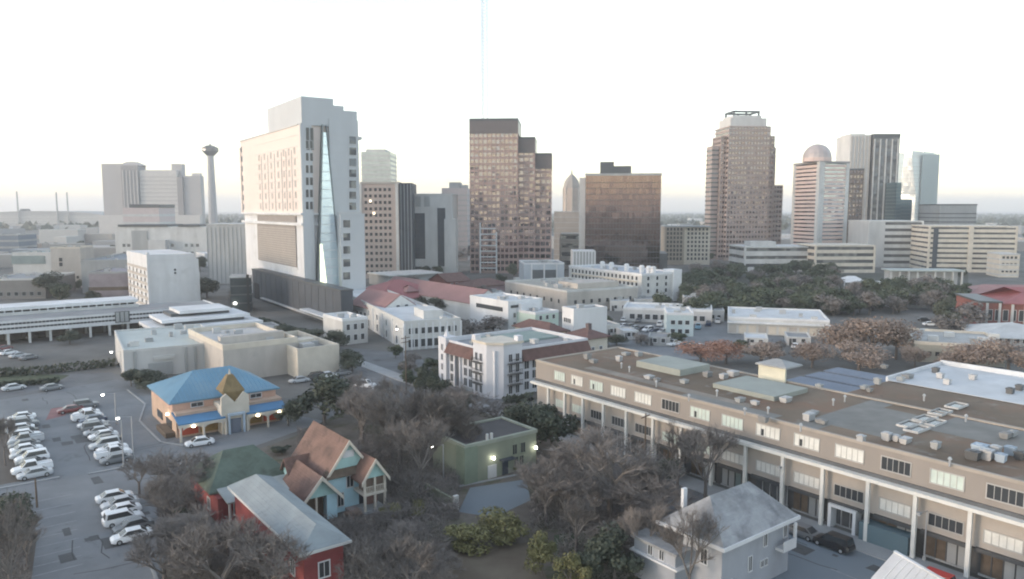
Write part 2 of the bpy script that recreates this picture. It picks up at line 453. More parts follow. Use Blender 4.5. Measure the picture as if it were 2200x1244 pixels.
# --- bronze stepped tower in the middle
PKB = mat('rose_bronze_granite', (.38, .275, .245), var=.08, scale=.08)
Bw = None
for k, r in enumerate(stepped('office_tower', 'tall rose-bronze office tower stepping down twice on its right side', 470, -4,
                   [(1010, 1112, 258, 0, 36), (1112.6, 1148, 296, 3, 30), (1148.6, 1184, 330, 6, 24)], PKB, GLASSM, 3.9, 19, .38)):
    Bw, x0, x1, off, dep, h = r
    MB().box(x0 - .25, x1 + .25, off - .25, off + dep + .25, h - .6, h + (8.5 if k == 0 else 6.5) * .12).build('parapet', DSTEEL, Bw.root)
    MB().box(x0 - .22, x1 + .22, off - .22, off + dep + .22, h - (8.2 if k == 0 else 9), h - .62).build('crown_band', mat('dark_bronze_panel', (.12, .10, .10), rough=.35, var=.1), Bw.root)
# pale steel stair frame on its lower left
m = MB(); xa, xb = Bw.xa(1032), Bw.xa(1067); zt = Bw.za(0, 478)
for x in (xa, xb):
    m.box(x - .4, x + .4, -2.6, -1.8, 0, zt if x == xa else zt - 6)
for i in range(8): m.box(xa + .4, xb - .4, -2.5, -1.9, 3 + i * zt / 9, 3.7 + i * zt / 9)
m.build('stair_frame', WHITE, Bw.root)

# --- dark mirror office block
B = Bld('office_block', 'wide dark mirror-glass office block with a stepped plant room on its flat roof', 'office building', (1257, 0), r=1419, top=374, Lb=45, rot=-7, y=465)
DKG = mat('dark_mirror_glass', (.235, .175, .155), rough=.05, metal=1.0, var=.04, scale=.05)
panes(DKG, (2, 2, 3.8), .012)
MB().box(.1, B.La - .1, .1, B.Lb - .1, 0, B.h - 1).build('glass_core', DKG, B.root)
me = MB().box(-.06, B.La + .06, -.06, B.Lb + .06, 0, .35).mesh('spandrel', DSTEEL)
for i in range(16): inst('spandrel', me, B.root, (0, 0, 3 + i * (B.h - 5) / 16))
me = MB().box(-.07, .07, -.1, 0, 0, B.h - 1).mesh('mullion', DSTEEL)
for i in range(25): inst('mullion', me, B.root, (B.La * i / 24, .08, 0))
MB().box(-.3, B.La + .3, -.3, B.Lb + .3, B.h - 1, B.h + .3).build('roof', GREYC, B.root)
x0, xm, x1 = B.xa(1288), B.xa(1318), B.xa(1356)
zt = B.za(0, 349)
MB().box(x0, xm, 12, 28, B.h + .3, zt + 1).build('plant_room', DSTEEL, B.root)
MB().box(xm + .01, x1, 12.5, 27.5, B.h + .3, zt - 1.6).build('plant_room', DSTEEL, B.root)
MB().box(-4, -.2, 4, 40, 0, B.h - 2).build('side_wall', OFFW, B.root)
MB().box(B.La + .2, B.La + 5, 2, 30, 0, B.za(B.La, 545)).build('annex', DSTEEL, B.root)

# --- taupe stepped tower on the right with an open crown
PR = None
for k, r in enumerate(stepped('office_tower', 'tall taupe stone tower with stepped shoulders and an open square crown frame', 590, 6,
                   [(1552, 1563, 292, 5, 18), (1563.5, 1651, 272, 0, 30), (1651.6, 1665, 292, 4, 24), (1665.6, 1673, 316, 8, 18), (1673.6, 1694, 398, 10, 16)], TAUPE, GLASSM, 3.8, 22, .5)):
    PR, x0, x1, off, dep, h = r
    MB().box(x0 - .2, x1 + .2, off - .2, off + dep + .2, h - .6, h + .4).build('parapet', TAUPE, PR.root)
    if k == 1:
        hx = h
        MB().box(x0 + 2, x1 - 2, 3, 27, h + .4, PR.za(5, 252)).build('crown_base', PALE, PR.root)
        MB().box(x0 + 4.5, x1 - 5.5, 5, 25, PR.za(5, 252) + .01, PR.za(5, 246)).build('crown_base', PALE, PR.root)
        zc = PR.za(5, 246); zt = PR.za(5, 235)
        fr = MB(); xa, xb, ya, yb = x0 + 6, x1 - 7, 7, 23
        for x in (xa, xb, (xa + xb) / 2):
            for y in (ya, yb): fr.box(x - .6, x + .6, y - .6, y + .6, zc, zt - 1.3)
        fr.box(xa - .7, xb + .7, ya - .7, ya + .7, zt - 1.3, zt); fr.box(xa - .7, xb + .7, yb - .7, yb + .7, zt - 1.3, zt)
        fr.box(xa - .7, xa + .7, ya + .7, yb - .7, zt - 1.3, zt); fr.box(xb - .7, xb + .7, ya + .7, yb - .7, zt - 1.3, zt)
        fr.build('crown_frame', DSTEEL, PR.root)
    if k == 0:
        MB().box(x0 - 6, x0 - .4, 8, 20, 0, PR.za(0, 312)).build('side_shaft', TAUPE, PR.root)
        me = MB().box(-6.2, -.5, 7.7, 20.2, 0, 1.3).mesh('spandrel', GLASSG)
        zmx = PR.za(0, 312) - 2
        for i in range(28):
            if 3 + i * 3.6 < zmx: inst('spandrel', me, PR.root, (x0, 0, 3 + i * 3.6))

# --- round-domed pink and cream tower
B = Bld('office_tower', 'pink-banded stone tower topped by a rounded barrel dome', 'office tower', (1755, 0), l=1703, r=1820, top=350, rot=14, y=560)
MB().box(.3, B.La - .3, .3, B.Lb - .3, 0, B.h - .5).build('glass_core', GLASSB, B.root)
ST = mat('pink_cream_stone', (.62, .49, .44), var=.06, scale=.1)
B.bands(25, ST, 0, B.h, .66, 0)
w = (B.xa(1780) - 0)
MB().box(-.5, 4.2, -.5, 3, 0, B.h + 1).build('corner_pier', OFFW, B.root)
MB().box(B.La - 2.5, B.La + .4, -.4, 3, 0, B.h).build('corner_pier', OFFW, B.root)
MB().box(-.4, 3, B.Lb - 2.5, B.Lb + .4, 0, B.h).build('corner_pier', OFFW, B.root)
MB().box(-.45, B.La + .45, -.45, B.Lb + .45, B.h + .005, B.h + 1.4).build('parapet', mat('grey_stone_trim', (.30, .29, .29)), B.root)
cx = (B.xa(1737) + B.xa(1800)) / 2 - .5; rd = (B.xa(1800) - B.xa(1737)) / 2 * .82
zt = B.za(0, 307); cy = 9
m = MB(); n = 18; zb = B.h + 1.4; zs = zt - rd
m.cyl(cx, cy, zb, zs, rd, rd, n)
m.build('drum', ST, B.root)
d = MB()
for i in range(6):
    a0, a1 = pi / 2 * i / 6, pi / 2 * (i + 1) / 6
    d.cyl(cx, cy, zs + rd * sin(a0), zs + rd * sin(a1), rd * cos(a0), max(.02, rd * cos(a1)), n)
d.build('dome', mat('dome_metal', (.45, .40, .385), rough=.55, metal=.2), B.root)

# --- twin slab: pale ribbed half and dark ribbed half
B = Bld('office_tower', 'slender twin-slab tower, left slab pale ribbed and right slab dark ribbed', 'office tower', (1818, 0), r=1925, top=290, Lb=30, rot=0, y=700)
xm = B.xa(1868)
MB().box(0, xm - .6, 0, 30, 0, B.h).build('pale_slab', OFFW, B.root)
MB().box(xm + .6, B.La, -3, 27, 0, B.h).build('dark_slab', GLASSG, B.root)
MB().box(xm - .6, xm + .6, 4, 26, 0, B.h - 4).build('recess', DARK, B.root)
me = MB().box(-.7, .7, -.5, 0, 4, B.h - 1).mesh('rib', BEIGE); me2 = MB().box(-.55, .55, -.5, 0, 4, B.h - 4).mesh('rib', PALE)
for i in range(6): inst('rib', me, B.root, (xm * (i + .5) / 6, 0, 0))
for i in range(5): inst('rib', me2, B.root, (xm + 1.5 + (B.La - xm - 3) * i / 4, -3, 0))
MB().box(xm + .4, B.La + .2, -3.2, 27.2, B.h - 3, B.h + .8).build('crown_band', DSTEEL, B.root)
MB().box(2, xm - 4, 4, 26, B.h + .001, B.h + 1.5).build('plant_room', PALE, B.root)

# --- brown glass slab in front of it
B = Bld('office_tower', 'narrow brown glass tower squeezed between the domed tower and the twin-slab tower', 'office tower', (1820, 0), r=1852, top=366, Lb=25, rot=-2, y=640)
MB().box(0, B.La, 0, B.Lb, 0, B.h).build('glass_core', GLASSM, B.root)
B.bands(18, mat('brown_panel', (.20, .15, .12)), 0, B.h, .35, .15)
B.piers(4, 2, mat('brown_panel', (.20, .15, .12)), 0, B.h, .7, .3)
MB().box(-.4, B.La + .4, -.4, B.Lb + .4, B.h + .002, B.h + 1.5).build('roof', DSTEEL, B.root)

# --- stepped blue-green glass building
B = Bld('office_building', 'dark blue-green glass building stepping down beside the pale faceted tower', 'office building', (1921, 0), r=1960, top=392, Lb=25, rot=4, y=680)
GBL = mat('blue_green_glass', (.10, .16, .18), rough=.1, metal=.5, var=.1, scale=.05)
xm = B.xa(1934); h2 = B.za(0, 428)
MB().box(0, xm, 0, B.Lb, 0, B.h).build('glass_core', GBL, B.root)
MB().box(xm + .01, B.La, 1, B.Lb, 0, h2).build('glass_core', GBL, B.root)
B.bands(20, DSTEEL, 0, B.h, .2, .1, x1=xm); B.bands(15, DSTEEL, 0, h2, .2, .1, x0=xm + .2, y0=1)

# --- pale faceted glass tower
B = Bld('glass_tower', 'pale faceted glass tower with folded walls and a spiky open crown', 'glass tower', (1938, 0), r=2016, top=320, Lb=36, rot=-3, y=760)
L = B.La; h = B.h
def oct_(i0, k, z): # chamfered plan
    return [(i0 + k, i0, z), (L - i0 - k, i0, z), (L - i0, i0 + k, z), (L - i0, 36 - i0 - k, z), (L - i0 - k, 36 - i0, z), (i0 + k, 36 - i0, z), (i0, 36 - i0 - k, z), (i0, i0 + k, z)]
m = MB(); m.loft(oct_(0, 11.5, 0), oct_(0, 11.5, h * .55)); m.loft(oct_(0, 11.5, h * .55 + .02), oct_(1.2, 5, h * .92))
m.build('shaft', GLASSP, B.root)
P = oct_(1.2, 5, h * .92 + .02)
for i in range(0, 8, 1):
    p, q = P[i], P[(i + 1) % 8]; t = (3.4 if i % 2 == 0 else 6.5)
    cxy = (L / 2, 18); s = .94
    A = [p, q, (cxy[0] + (q[0] - cxy[0]) * s, cxy[1] + (q[1] - cxy[1]) * s, p[2]), (cxy[0] + (p[0] - cxy[0]) * s, cxy[1] + (p[1] - cxy[1]) * s, p[2])]
    T = [(x, y, h * .95 + (t if j in (0, 3) else t * .4)) for j, (x, y, z) in enumerate(A)]
    MB().loft(A, T).build('crown_panel', GLASSP, B.root)
me = MB()
for i in range(22):
    z = 4 + i * (h * .9 - 4) / 22
    me = MB().loft([(x, y, z) for x, y, _ in oct_(-.06, 11.5, 0)] if z < h * .55 else [(x, y, z) for x, y, _ in oct_(1.14 * (z - h * .55) / (h * .37) - .06, 11.5 - 6.5 * (z - h * .55) / (h * .37), 0)],
                   [(x, y, z + .25) for x, y, _ in oct_(-.06, 11.5, 0)] if z < h * .55 else [(x, y, z + .25) for x, y, _ in oct_(1.14 * (z - h * .55) / (h * .37) - .06, 11.5 - 6.5 * (z - h * .55) / (h * .37), 0)])
    me.build('floor_line', STEEL, B.root)
SL = mat('blue_grey_facade', (.36, .42, .44), rough=.3, metal=.3, var=.05)
MB().box(B.xa(1976), B.xa(2012), -2.5, -1.7, 0, B.za(0, 332)).build('facet', SL, B.root)

# --- banded offices on the right
def banded(name, label, c, l, r, top, n, rot, y, wall=OFFW, glass=GLASSG, Lb=None, frac=.55, blank=0, z0=0, par=True, fr2=None):
    B = Bld(name, label, 'office building', (c, 0), l=l, r=r, top=top, rot=rot, y=y, Lb=Lb)
    MB().box(.35, B.La - .35, .35, B.Lb - .35, 0, B.h - .3).build('glass_core', glass, B.root)
    B.bands(n, wall, z0, B.h, frac, 0)
    MB().box(-.15, B.La + .15, -.15, B.Lb + .15, B.h + .001, B.h + .9).build('roof', wall, B.root)
    if blank: MB().box(-.2, blank, -.2, B.Lb * .8, 0, B.h).build('blank_wall', wall, B.root)
    for x in (0, B.La): MB().box(x - .9, x + .25, -.22, 1, 0, B.h).build('corner_pier', wall, B.root)
    return B
B = banded('office_building', 'white five-storey office block with bold dark window strips right of a blank wall', 1868, None, 1982, 477, 7, -4, 520, Lb=40)
MB().box(-.3, B.xa(1900), -.35, 39, 0, B.h + .02).build('blank_wall', PALE, B.root)
B = banded('office_building', 'long cream office building with eight thin window strips at the far right', 1998, None, 2184, 488, 9, -12, 480, wall=CREAM, Lb=40, frac=.6)
MB().box(B.xa(2004), B.xa(2014), -.5, 1, 0, B.h - 1).build('stair_slit', DARK, B.root)
MB().box(B.xa(2080), B.xa(2090), -.6, 1, 0, B.h + 1).build('stair_tower', CREAM, B.root)
B2 = Bld('office_building', 'small cream wing in front of the right end of the long cream office building', 'office building', (2150, 0), r=2190, top=548, Lb=18, rot=-12, y=440)
B2.wall(CREAM); B2.bands(4, PALE, 1, B2.h, .3, .1); MB().box(-.2, B2.La + .2, -.2, 18.2, B2.h + .001, B2.h + .8).build('roof', PALE, B2.root)
winrow(B2, 'R', lin(1, B2.La - 1, 4), [3, 7, 11], 1.4, 1.5, CREAM, GLASSD)
B = Bld('office_building', 'dark grey box-shaped building behind the long cream offices', 'office building', (2016, 0), r=2096, top=441, Lb=40, rot=-6, y=640)
B.wall(GREYC); B.bands(10, DSTEEL, 4, B.h - 4, .25, .1); MB().box(-.3, B.La + .3, -.3, 40.3, B.h + .001, B.h + 1).build('roof', DSTEEL, B.root)
B = banded('parking_garage', 'low cream parking deck with two dark openings below the domed tower', 1755, None, 1880, 530, 4, 2, 470, wall=CREAM, Lb=30, frac=.5)
B = banded('office_building', 'low pale three-storey building with long flat canopies left of the parking deck', 1603, None, 1748, 533, 3, 4, 480, wall=OFFW, Lb=30, frac=.6)
MB().box(5, 22, 5, 16, B.h + .9, B.h + 4).build('plant_room', PALE, B.root)
B = Bld('apartment_block', 'tan brick apartment block between the mirror office and the taupe tower', 'apartment building', (1428, 0), r=1527, top=488, Lb=25, rot=-5, y=540)
xm = B.xa(1470); B.wall(TAN, x1=xm); MB().box(xm + .01, B.La, 3, 25, 0, B.h).build('wall', CREAM, B.root)
winrow(B, 'R', lin(1, xm - 1, 5), lin(2, B.h - 1, 8), 1.5, 2, TAN, GLASSD)
winrow(B, 'R', lin(xm + 2, B.La - 1, 6), lin(2, B.h - 1, 8), 1.4, 1.8, CREAM, GLASSD, off=3)
MB().box(-.3, B.La + .3, -.3, 25.3, B.h + .001, B.h + .8).build('roof', GREYC, B.root)
# --- spire tower and pale blocks before it
B = Bld('spire_tower', 'slim octagonal stone tower with a rounded cap and thin spire between two office towers', 'tower', (1212, 0), r=1246, top=408, Lb=18, rot=0, y=880)
zc = lambda v: B.za(9, v)
cx = B.La / 2; cy = 9
MB().box(-6, B.La + 6, 0, 18, 0, zc(458)).build('base_block', BEIGE, B.root)
m = MB(); m.cyl(cx, cy, zc(458) + .01, zc(404), 10.2, 9.8, 8); m.build('shaft', mat('brown_stone', (.40, .33, .28)), B.root)
me = MB().box(-.6, .6, -.4, .4, zc(456), zc(403)).mesh('pier', BEIGE)
for i in range(8): inst('pier', me, B.root, (cx + 10 * cos(pi / 4 * i), cy + 10 * sin(pi / 4 * i), 0), pi / 4 * i)
m = MB(); pv_ = [(404, 9.6), (396, 9.2), (389, 8.0), (383, 6.0), (378, 3.6), (374, 1.6)]
for (va, ra), (vb_, rb) in zip(pv_[:-1], pv_[1:]): m.cyl(cx, cy, zc(va) + .01, zc(vb_), ra, rb, 8)
m.build('dome', mat('brown_grey_dome', (.33, .30, .27)), B.root)
MB().cyl(cx, cy, zc(374) + .01, zc(361), .9, .12, 8).build('spire', mat('verdigris_roof', (.22, .25, .22)), B.root)
B = banded('office_building', 'pale beige block with four dark window strips below the spire tower', 1205, None, 1252, 505, 4, -4, 500, wall=BEIGE, Lb=25, frac=.55)
B = Bld('office_building', 'plain pale beige block directly behind the small striped block under the spire', 'office building', (1190, 0), r=1250, top=456, Lb=25, rot=-4, y=560)
B.wall(BEIGE); B.bands(9, PALE, 2, B.h, .15, .1); MB().box(-.2, B.La + .2, -.2, 25.2, B.h + .001, B.h + .7).build('roof', PALE, B.root)
B = Bld('apartment_block', 'little white block with tall vertical ribs in front of the dark mirror office', 'apartment building', (1232, 0), r=1278, top=541, Lb=15, rot=0, y=430)
B.wall(GREYC); B.piers(7, 2, WHITE, 0, B.h, .9, .4); MB().box(-.3, B.La + .3, -.3, 15.3, B.h + .001, B.h + .6).build('roof', WHITE, B.root)

# --- blocks right of the white hotel
B = Bld('apartment_block', 'tan many-storey block with rows of small windows and a dark glass side', 'office building', (778, 0), r=857, top=395, Lb=35, rot=3, y=430)
B.wall(mat('rosy_tan_concrete', (.46, .385, .345), var=.06))
x0 = B.xa(790); me = win_one(1.5, 1.7, mat('rosy_tan_concrete', ()), GLASSD); zs = [3 + i * 3.65 for i in range(14)]
for z in zs:
    if z > B.h - 3: continue
    for x in [B.xa(784) + .8, B.xa(797), B.xa(808), B.xa(818), B.xa(828), B.xa(838)]: inst('window', me, B.root, (x, 0, z))
    MB().box(B.xa(797), B.xa(838), -.25, 0, z + 2.0, z + 2.4).build('ledge', BEIGE, B.root)
B.piers(1, 0, OFFW, 0, B.h, 1.6, .5, x0=-.5, x1=B.La - 1)
MB().box(-.4, B.La + .4, -.5, 35, B.h + .001, B.h + 1.2).build('parapet', BEIGE, B.root)
xr = B.xa(886)
MB().box(B.La + .02, xr, 2, 34, 0, B.h + .6).build('dark_side', DARK, B.root)
me = MB().box(-.2, .2, 1.7, 2, 0, B.h).mesh('mullion', GREYC)
for i in range(4): inst('mullion', me, B.root, (B.La + 1.2 + i * (xr - B.La - 2) / 3, 0, 0))
for (u, v) in ((797, 432), (804, 458)):
    x = B.xa(u); MB().box(x - .6, x + .6, -.4, -.1, B.za(x, v) - .6, B.za(x, v) + .6).build('lit_window', LITWIN, B.root)
B = Bld('hotel_tower', 'hazy pale glass tower with a rounded top behind the tan block', 'tower', (780, 0), r=840, top=326, Lb=30, rot=0, y=560)
B.wall(mat('pale_green_glass', (.46, .49, .46), rough=.3, metal=.4)); B.bands(24, PALE, 0, B.h, .3, .15); 
MB().box(3, B.La - 4, 3, 27, B.h + .001, B.h + 2).build('roof', PALE, B.root)
B = Bld('office_block', 'grey slab with two tall black glass panels right of the tan block', 'office building', (887, 0), r=972, top=419, Lb=30, rot=-2, y=450)
B.wall(GREYC.copy() if False else PALE)
for (ua, ub, va, vb) in ((889, 913, 458, 556), (940, 957, 447, 572), (891, 903, 573, 583)):
    x0, x1 = B.xa(ua), B.xa(ub); z0, z1 = B.za(0, vb), B.za(0, va)
    MB().box(x0, x1, -.15, .2, max(.5, z0), z1).build('glass_panel', DARK, B.root)
    for i in range(10): MB().box(x0, x1, -.3, -.15, z0 + (z1 - z0) * (i + .5) / 10, z0 + (z1 - z0) * (i + .5) / 10 + .25).build('transom', DSTEEL, B.root)
for (ua, ub) in ((893, 905), (912, 924)):
    MB().box(B.xa(ua), B.xa(ub), -.2, .1, B.za(0, 444), B.za(0, 422)).build('vent_panel', GREYC, B.root)
MB().box(-.3, B.La + .3, -.3, 30.3, B.h + .001, B.h + .8).build('parapet', PALE, B.root)
MB().box(B.xa(955), B.La + 2, -1.5, 12, 0, B.za(0, 470)).build('front_wing', PALE, B.root)
B = Bld('office_block', 'hazy mauve-grey block with roof sheds left of the bronze stepped tower', 'office building', (950, 0), r=1004, top=404, Lb=30, rot=-2, y=580)
B.wall(mat('mauve_concrete', (.42, .385, .385), var=.05)); B.bands(13, GREYC, 3, B.h - 2, .25, .1)
MB().box(B.xa(964), B.xa(988), 5, 18, B.h + .001, B.za(0, 391)).build('roof_shed', GREYC, B.root)
MB().box(B.xa(992), B.xa(1003), 4, 14, B.h + .001, B.h + 2.5).build('roof_shed', GREYC, B.root)

# ================================================================== THE WHITE HOTEL TOWER
B = Bld('hotel_tower', 'big white hotel tower with a pale glass wedge splitting its right-hand face', 'hotel', (655, 668), l=521, r=770, top=268, rot=34)
T = B; W = T.La; D = T.Lb; h = T.h
HOTW = mat('hotel_shaded_white', (.50, .52, .53), var=.06, scale=.12, streak=.3)  # hotel white greyed in the colour for the shade on its right-hand face
HOTLIT = mat('hotel_warm_lit_white', (.72, .63, .57), var=.05, scale=.06)  # same white tinted peach: warm low light on the left face, put into the colour
zc1, zc2 = T.zb(0, 462), T.zb(0, 480)
zp = T.zb(0, 610)                                   # top of dark podium
# main shaft in three stacked volumes so that the ledges have depth
MB().box(.6, W - .6, .6, D - .6, 0, zc1).build('lower_wall', WHITE, T.root)
MB().box(0, W, 0, D, zc1 + .8, h).build('upper_wall', HOTLIT, T.root)
MB().box(-.7, W + .3, -.7, D + .7, zc1 + .01, zc1 + .79).build('ledge', WHITE, T.root)
MB().box(-.55, W * .3, -.5, D + .55, zc2 - .9, zc2 + .1).build('ledge', WHITE, T.root)
# right-hand face: white slabs either side of the glass wedge
hr = T.za(W * .5, 212)
xw0, xw1 = T.xa(678, h * .5), T.xa(722, h * .5)
MB().box(.05, T.xa(672, h * .6), -.9, -.01, 0, h + .6).build('white_slab', HOTW, T.root)
MB().box(T.xa(705, h), W + .2, -.9, -.01, 0, h + 3).build('white_slab', HOTW, T.root)
MB().box(.8, T.xa(716, h), -.6, D * .5, h + .01, hr).build('penthouse', HOTW, T.root)
MB().box(T.xa(716, h) + .01, T.xa(738, h), -.5, D * .5, h + .01, T.za(W * .7, 228)).build('penthouse', HOTW, T.root)
MB().box(T.xa(738, h) + .01, W, -.4, D * .5, h + .01, T.za(W, 240)).build('penthouse', HOTW, T.root)
MB().box(2, D * .5, D * .5 + .01, D - 3, h + .01, h + 1.2).build('roof_edge', HOTW, T.root)
# glass wedge: narrow at the top, wide at its foot
zt, zb_ = T.za(W * .4, 285), T.za(W * .4, 620)
xt0, xt1 = T.xa(692, zt), T.xa(699, zt); xb0, xb1 = T.xa(680, zb_), T.xa(731, zb_)
WG = mat('wedge_glass', (.62, .73, .80), rough=.2, metal=.5, var=.1, scale=.08)
m = MB(); m.loft([(xb0, -3.2, zb_), (xb1, -1.2, zb_), (xb1, .4, zb_), (xb0, .4, zb_)], [(xt0, -1.4, zt), (xt1, -1.0, zt), (xt1, .4, zt), (xt0, .4, zt)])
m.build('glass_wedge', WG, T.root)
m = MB(); m.loft([(xb0 - .4, -3.5, zb_), (xb0 - .02, -3.3, zb_), (xb0 - .02, 0, zb_), (xb0 - .4, 0, zb_)], [(xt0 - .45, -1.7, zt + 3), (xt0 - .02, -1.5, zt + 3), (xt0 - .02, 0, zt + 3), (xt0 - .45, 0, zt + 3)])
m.loft([(xb1 + .02, -1.4, zb_), (xb1 + .35, -1.2, zb_), (xb1 + .35, 0, zb_), (xb1 + .02, 0, zb_)], [(xt1 + .02, -1.3, zt + 3), (xt1 + .3, -1.2, zt + 3), (xt1 + .3, 0, zt + 3), (xt1 + .02, 0, zt + 3)])
m.build('wedge_fin', mat('teal_metal', (.16, .19, .205), rough=.35, metal=.5), T.root)
m = MB(); m.loft([(xb0 + .8, -3.25, zb_), (xb0 + 3.4, -2.9, zb_), (xb0 + 3.4, -2.0, zb_), (xb0 + .8, -2.0, zb_)], [(xb0 + .9, -3.0, zb_ + 18), (xb0 + 1.8, -2.8, zb_ + 18), (xb0 + 1.8, -2, zb_ + 18), (xb0 + .9, -2, zb_ + 18)])
m.build('lit_stair', mat('lit_stair_glow', (.7, .7, .5), var=0, emit=(.9, .95, .6), es=.5), T.root)
for i in range(18):
    k = (i + .5) / 18; z = zb_ + (zt - zb_) * k
    x0 = xb0 + (xt0 - xb0) * k; x1 = xb1 + (xt1 - xb1) * k; ya = -3.2 + 1.8 * k
    MB().add([(x0, ya - .06, z), (x1, -1.26 + .2 * k, z), (x1, -1.26 + .2 * k, z + .2), (x0, ya - .06, z + .2), (x0, ya + .3, z), (x1, -1 + .2 * k, z), (x1, -1 + .2 * k, z + .2), (x0, ya + .3, z + .2)],
             [(0, 1, 2, 3), (7, 6, 5, 4), (3, 2, 6, 7), (4, 5, 1, 0)]).build('wedge_bar', STEEL, T.root)
for i in range(9):
    zz = zc1 + 4 + i * (h - zc1 - 4) / 9
    MB().box(T.xa(706, zz), W + .21, -.93, -.905, zz, zz + .12).build('panel_joint', PALE, T.root)
MB().box(-.25, .2, D * .02, D + .3, h + .001, h + .5).build('roof_rail', PALE, T.root)
# windows of the right-hand face: tall slot pairs near the corner, square ones near the right edge
me = win_one(1.15, 3.0, WHITE, GLASSD); me2 = win_one(3.0, 3.0, WHITE, GLASSG)
for u in (652.5, 666):
    pass
for i in range(6):
    z = zc1 + 2.2 + i * 4.7
    for u in (658.5, 667.5): inst('window', me, T.root, (T.xa(u, z), -.9, z))
for u in (658.5, 667.5): MB().box(T.xa(u, h) - .6, T.xa(u, h) + .6, -1.02, -.88, h - 9.5, h - 1).build('slot_window', GLASSD, T.root)
for i in range(7):
    z = zc1 + 2 + i * (h - zc1 - 4) / 7
    inst('window', me2, T.root, (T.xa(756, z) , -.9, z))
for i in range(5):
    z = zc1 - 5 - i * 5.2
    inst('window', me2, T.root, (LEN((T.c[0] - T.b[0] * 5, T.c[1] - T.b[1] * 5), T.a, 745, z), -5, z))
MB().box(T.xa(724, zc1), W + .8, -1.3, -.91, zc1 - .6, zc1 + 1.2).build('ledge', PALE, T.root)
cw = (T.c[0] - T.b[0] * 5, T.c[1] - T.b[1] * 5)
xs0, xs1 = LEN(cw, T.a, 735, 8), LEN(cw, T.a, 786, 8)
MB().box(xs0, xs1, -5, D * .6, 0, zc1 - .2).build('side_wing', HOTW, T.root)
MB().box(xs0 - .15, xs1 + .15, -5.15, -4, zc1 - .199, zc1 + .5).build('wing_parapet', HOTW, T.root)
# left-hand face: grid of shallow balcony lines, slots and a big louvred screen
y0, y1 = T.yb(640, h * .8), T.yb(548, h * .8)
me = MB().box(-.16, -.002, -.16, .16, zc1 + 1.5, h - 9).mesh('slot_strip', GREYC)
for f in (.12, .24, .34, .5, .66, .82): inst('slot_strip', me, T.root, (0, y0 + (y1 - y0) * f, 0))
me = win_one(1.7, 2.5, HOTLIT, mat('hotel_blind_glass', (.40, .375, .355), rough=.4, var=.25, scale=.4))
for r in range(6):
    z = zc1 + 2.4 + r * 4.3
    for f in (.06, .18, .29, .42, .58, .74, .88): inst('window', me, T.root, (0, y0 + (y1 - y0) * f, z), -pi / 2)
for r in range(7): MB().box(-.1, -.003, y0, y1, zc1 + 5.2 + r * 4.3, zc1 + 5.35 + r * 4.3).build('floor_line', PALE, T.root)
me = win_one(1.4, 2.6, WHITE, GLASSD)
for r in range(8):
    z = zc1 + 2 + r * 4.6
    if z < h - 5: inst('window', me, T.root, (0, D - 2.2, z), -pi / 2)
MB().box(-.5, 0, D - 1.2, D + .6, zc1 + .8, h - 3).build('corner_fin', HOTLIT, T.root)
zl0 = T.zb(8, 575); ys0, ys1 = T.yb(634, 30), T.yb(552, 30)
SCR = mat('taupe_louvre', (.27, .245, .225), var=.1, scale=.3)
MB().box(.2, .62, ys0, ys1, zl0, zc2 - 1.2).build('screen_panel', SCR, T.root)
me = MB().box(.05, .22, ys0, ys1, 0, .55).mesh('louvre', mat('taupe_louvre_blade', (.36, .33, .30), var=.1))
for i in range(16): inst('louvre', me, T.root, (0, 0, zl0 + .5 + i * (zc2 - 2.4 - zl0) / 16))
MB().box(.1, .61, ys0 - 1, ys1 + 1, zl0 - .9, zl0 - .1).build('screen_sill', WHITE, T.root)
MB().box(.05, .6, T.yb(634, 40), T.yb(552, 40), zc2 + .3, zc1 - .4).build('screen_panel', SCR, T.root)
# dark podium
ha, hbv = Vector(T.a), Vector(T.b)
q0 = Vector(T.c) - ha * 4.5
kk = LEN((q0.x, q0.y), (-hbv.x, -hbv.y), 733, 6)
q0 = q0 - hbv * kk
P_ = Bld.__new__(Bld); P_.wins = {}; P_.c = (q0.x, q0.y); P_.a = T.a; P_.b = T.b; P_.h = 12; P_.La = 4.3
P_.Lb = LEN(P_.c, P_.b, 542, 8)
P_.root = thing('hotel_podium', 'dark slate podium block wrapped around the foot of the white hotel', 'building', (q0.x, q0.y, 0), radians(34))
hp = P_.zb(0, 626)
MB().box(0, P_.La, 0, P_.Lb, 0, hp).build('wall', DARK, P_.root)
MB().box(-.2, P_.La + .2, -.2, P_.Lb + .2, hp + .001, hp + .5).build('parapet', DSTEEL, P_.root)
me = MB().box(-.12, 0, -.06, .06, .5, hp - .3).mesh('panel_joint', DSTEEL)
for i in range(14): inst('panel_joint', me, P_.root, (0, P_.Lb * (i + 1) / 15, 0))
MB().box(-.1, .2, P_.Lb * .9, P_.Lb * .97, 0, hp * .55).build('entrance', BLACK, P_.root)
MB().box(-3.5, -.02, P_.Lb * .06, P_.Lb * .3, 3.0, 3.5).build('canopy', WHITE, P_.root)
MB().box(-1.2, -.02, P_.Lb * .1, P_.Lb * .85, 1.2, 1.6).build('ledge', PALE, P_.root)

B = Bld('glass_annex', 'dark glass block with a lit lamp standing left of the hotel podium', 'building', (497, 672), r=540, top=598, Lb=14, rot=18)
B.wall(mat('green_black_glass', (.05, .062, .065), rough=.2, metal=.2, var=.2)); B.bands(4, DSTEEL, 0, B.h, .15, .1); MB().box(B.La * .78, B.La * .9, -.5, 2, 0, B.h + 1.2).build('chimney', BLACK, B.root)
MB().box(-.2, B.La * .77, -.2, 14, B.h + .001, B.h + .5).build('parapet', GREYC, B.root); MB().cyl(B.La * .2, -.5, 3.4, 4, .5, .5, 8).build('lamp', LAMPG, B.root)


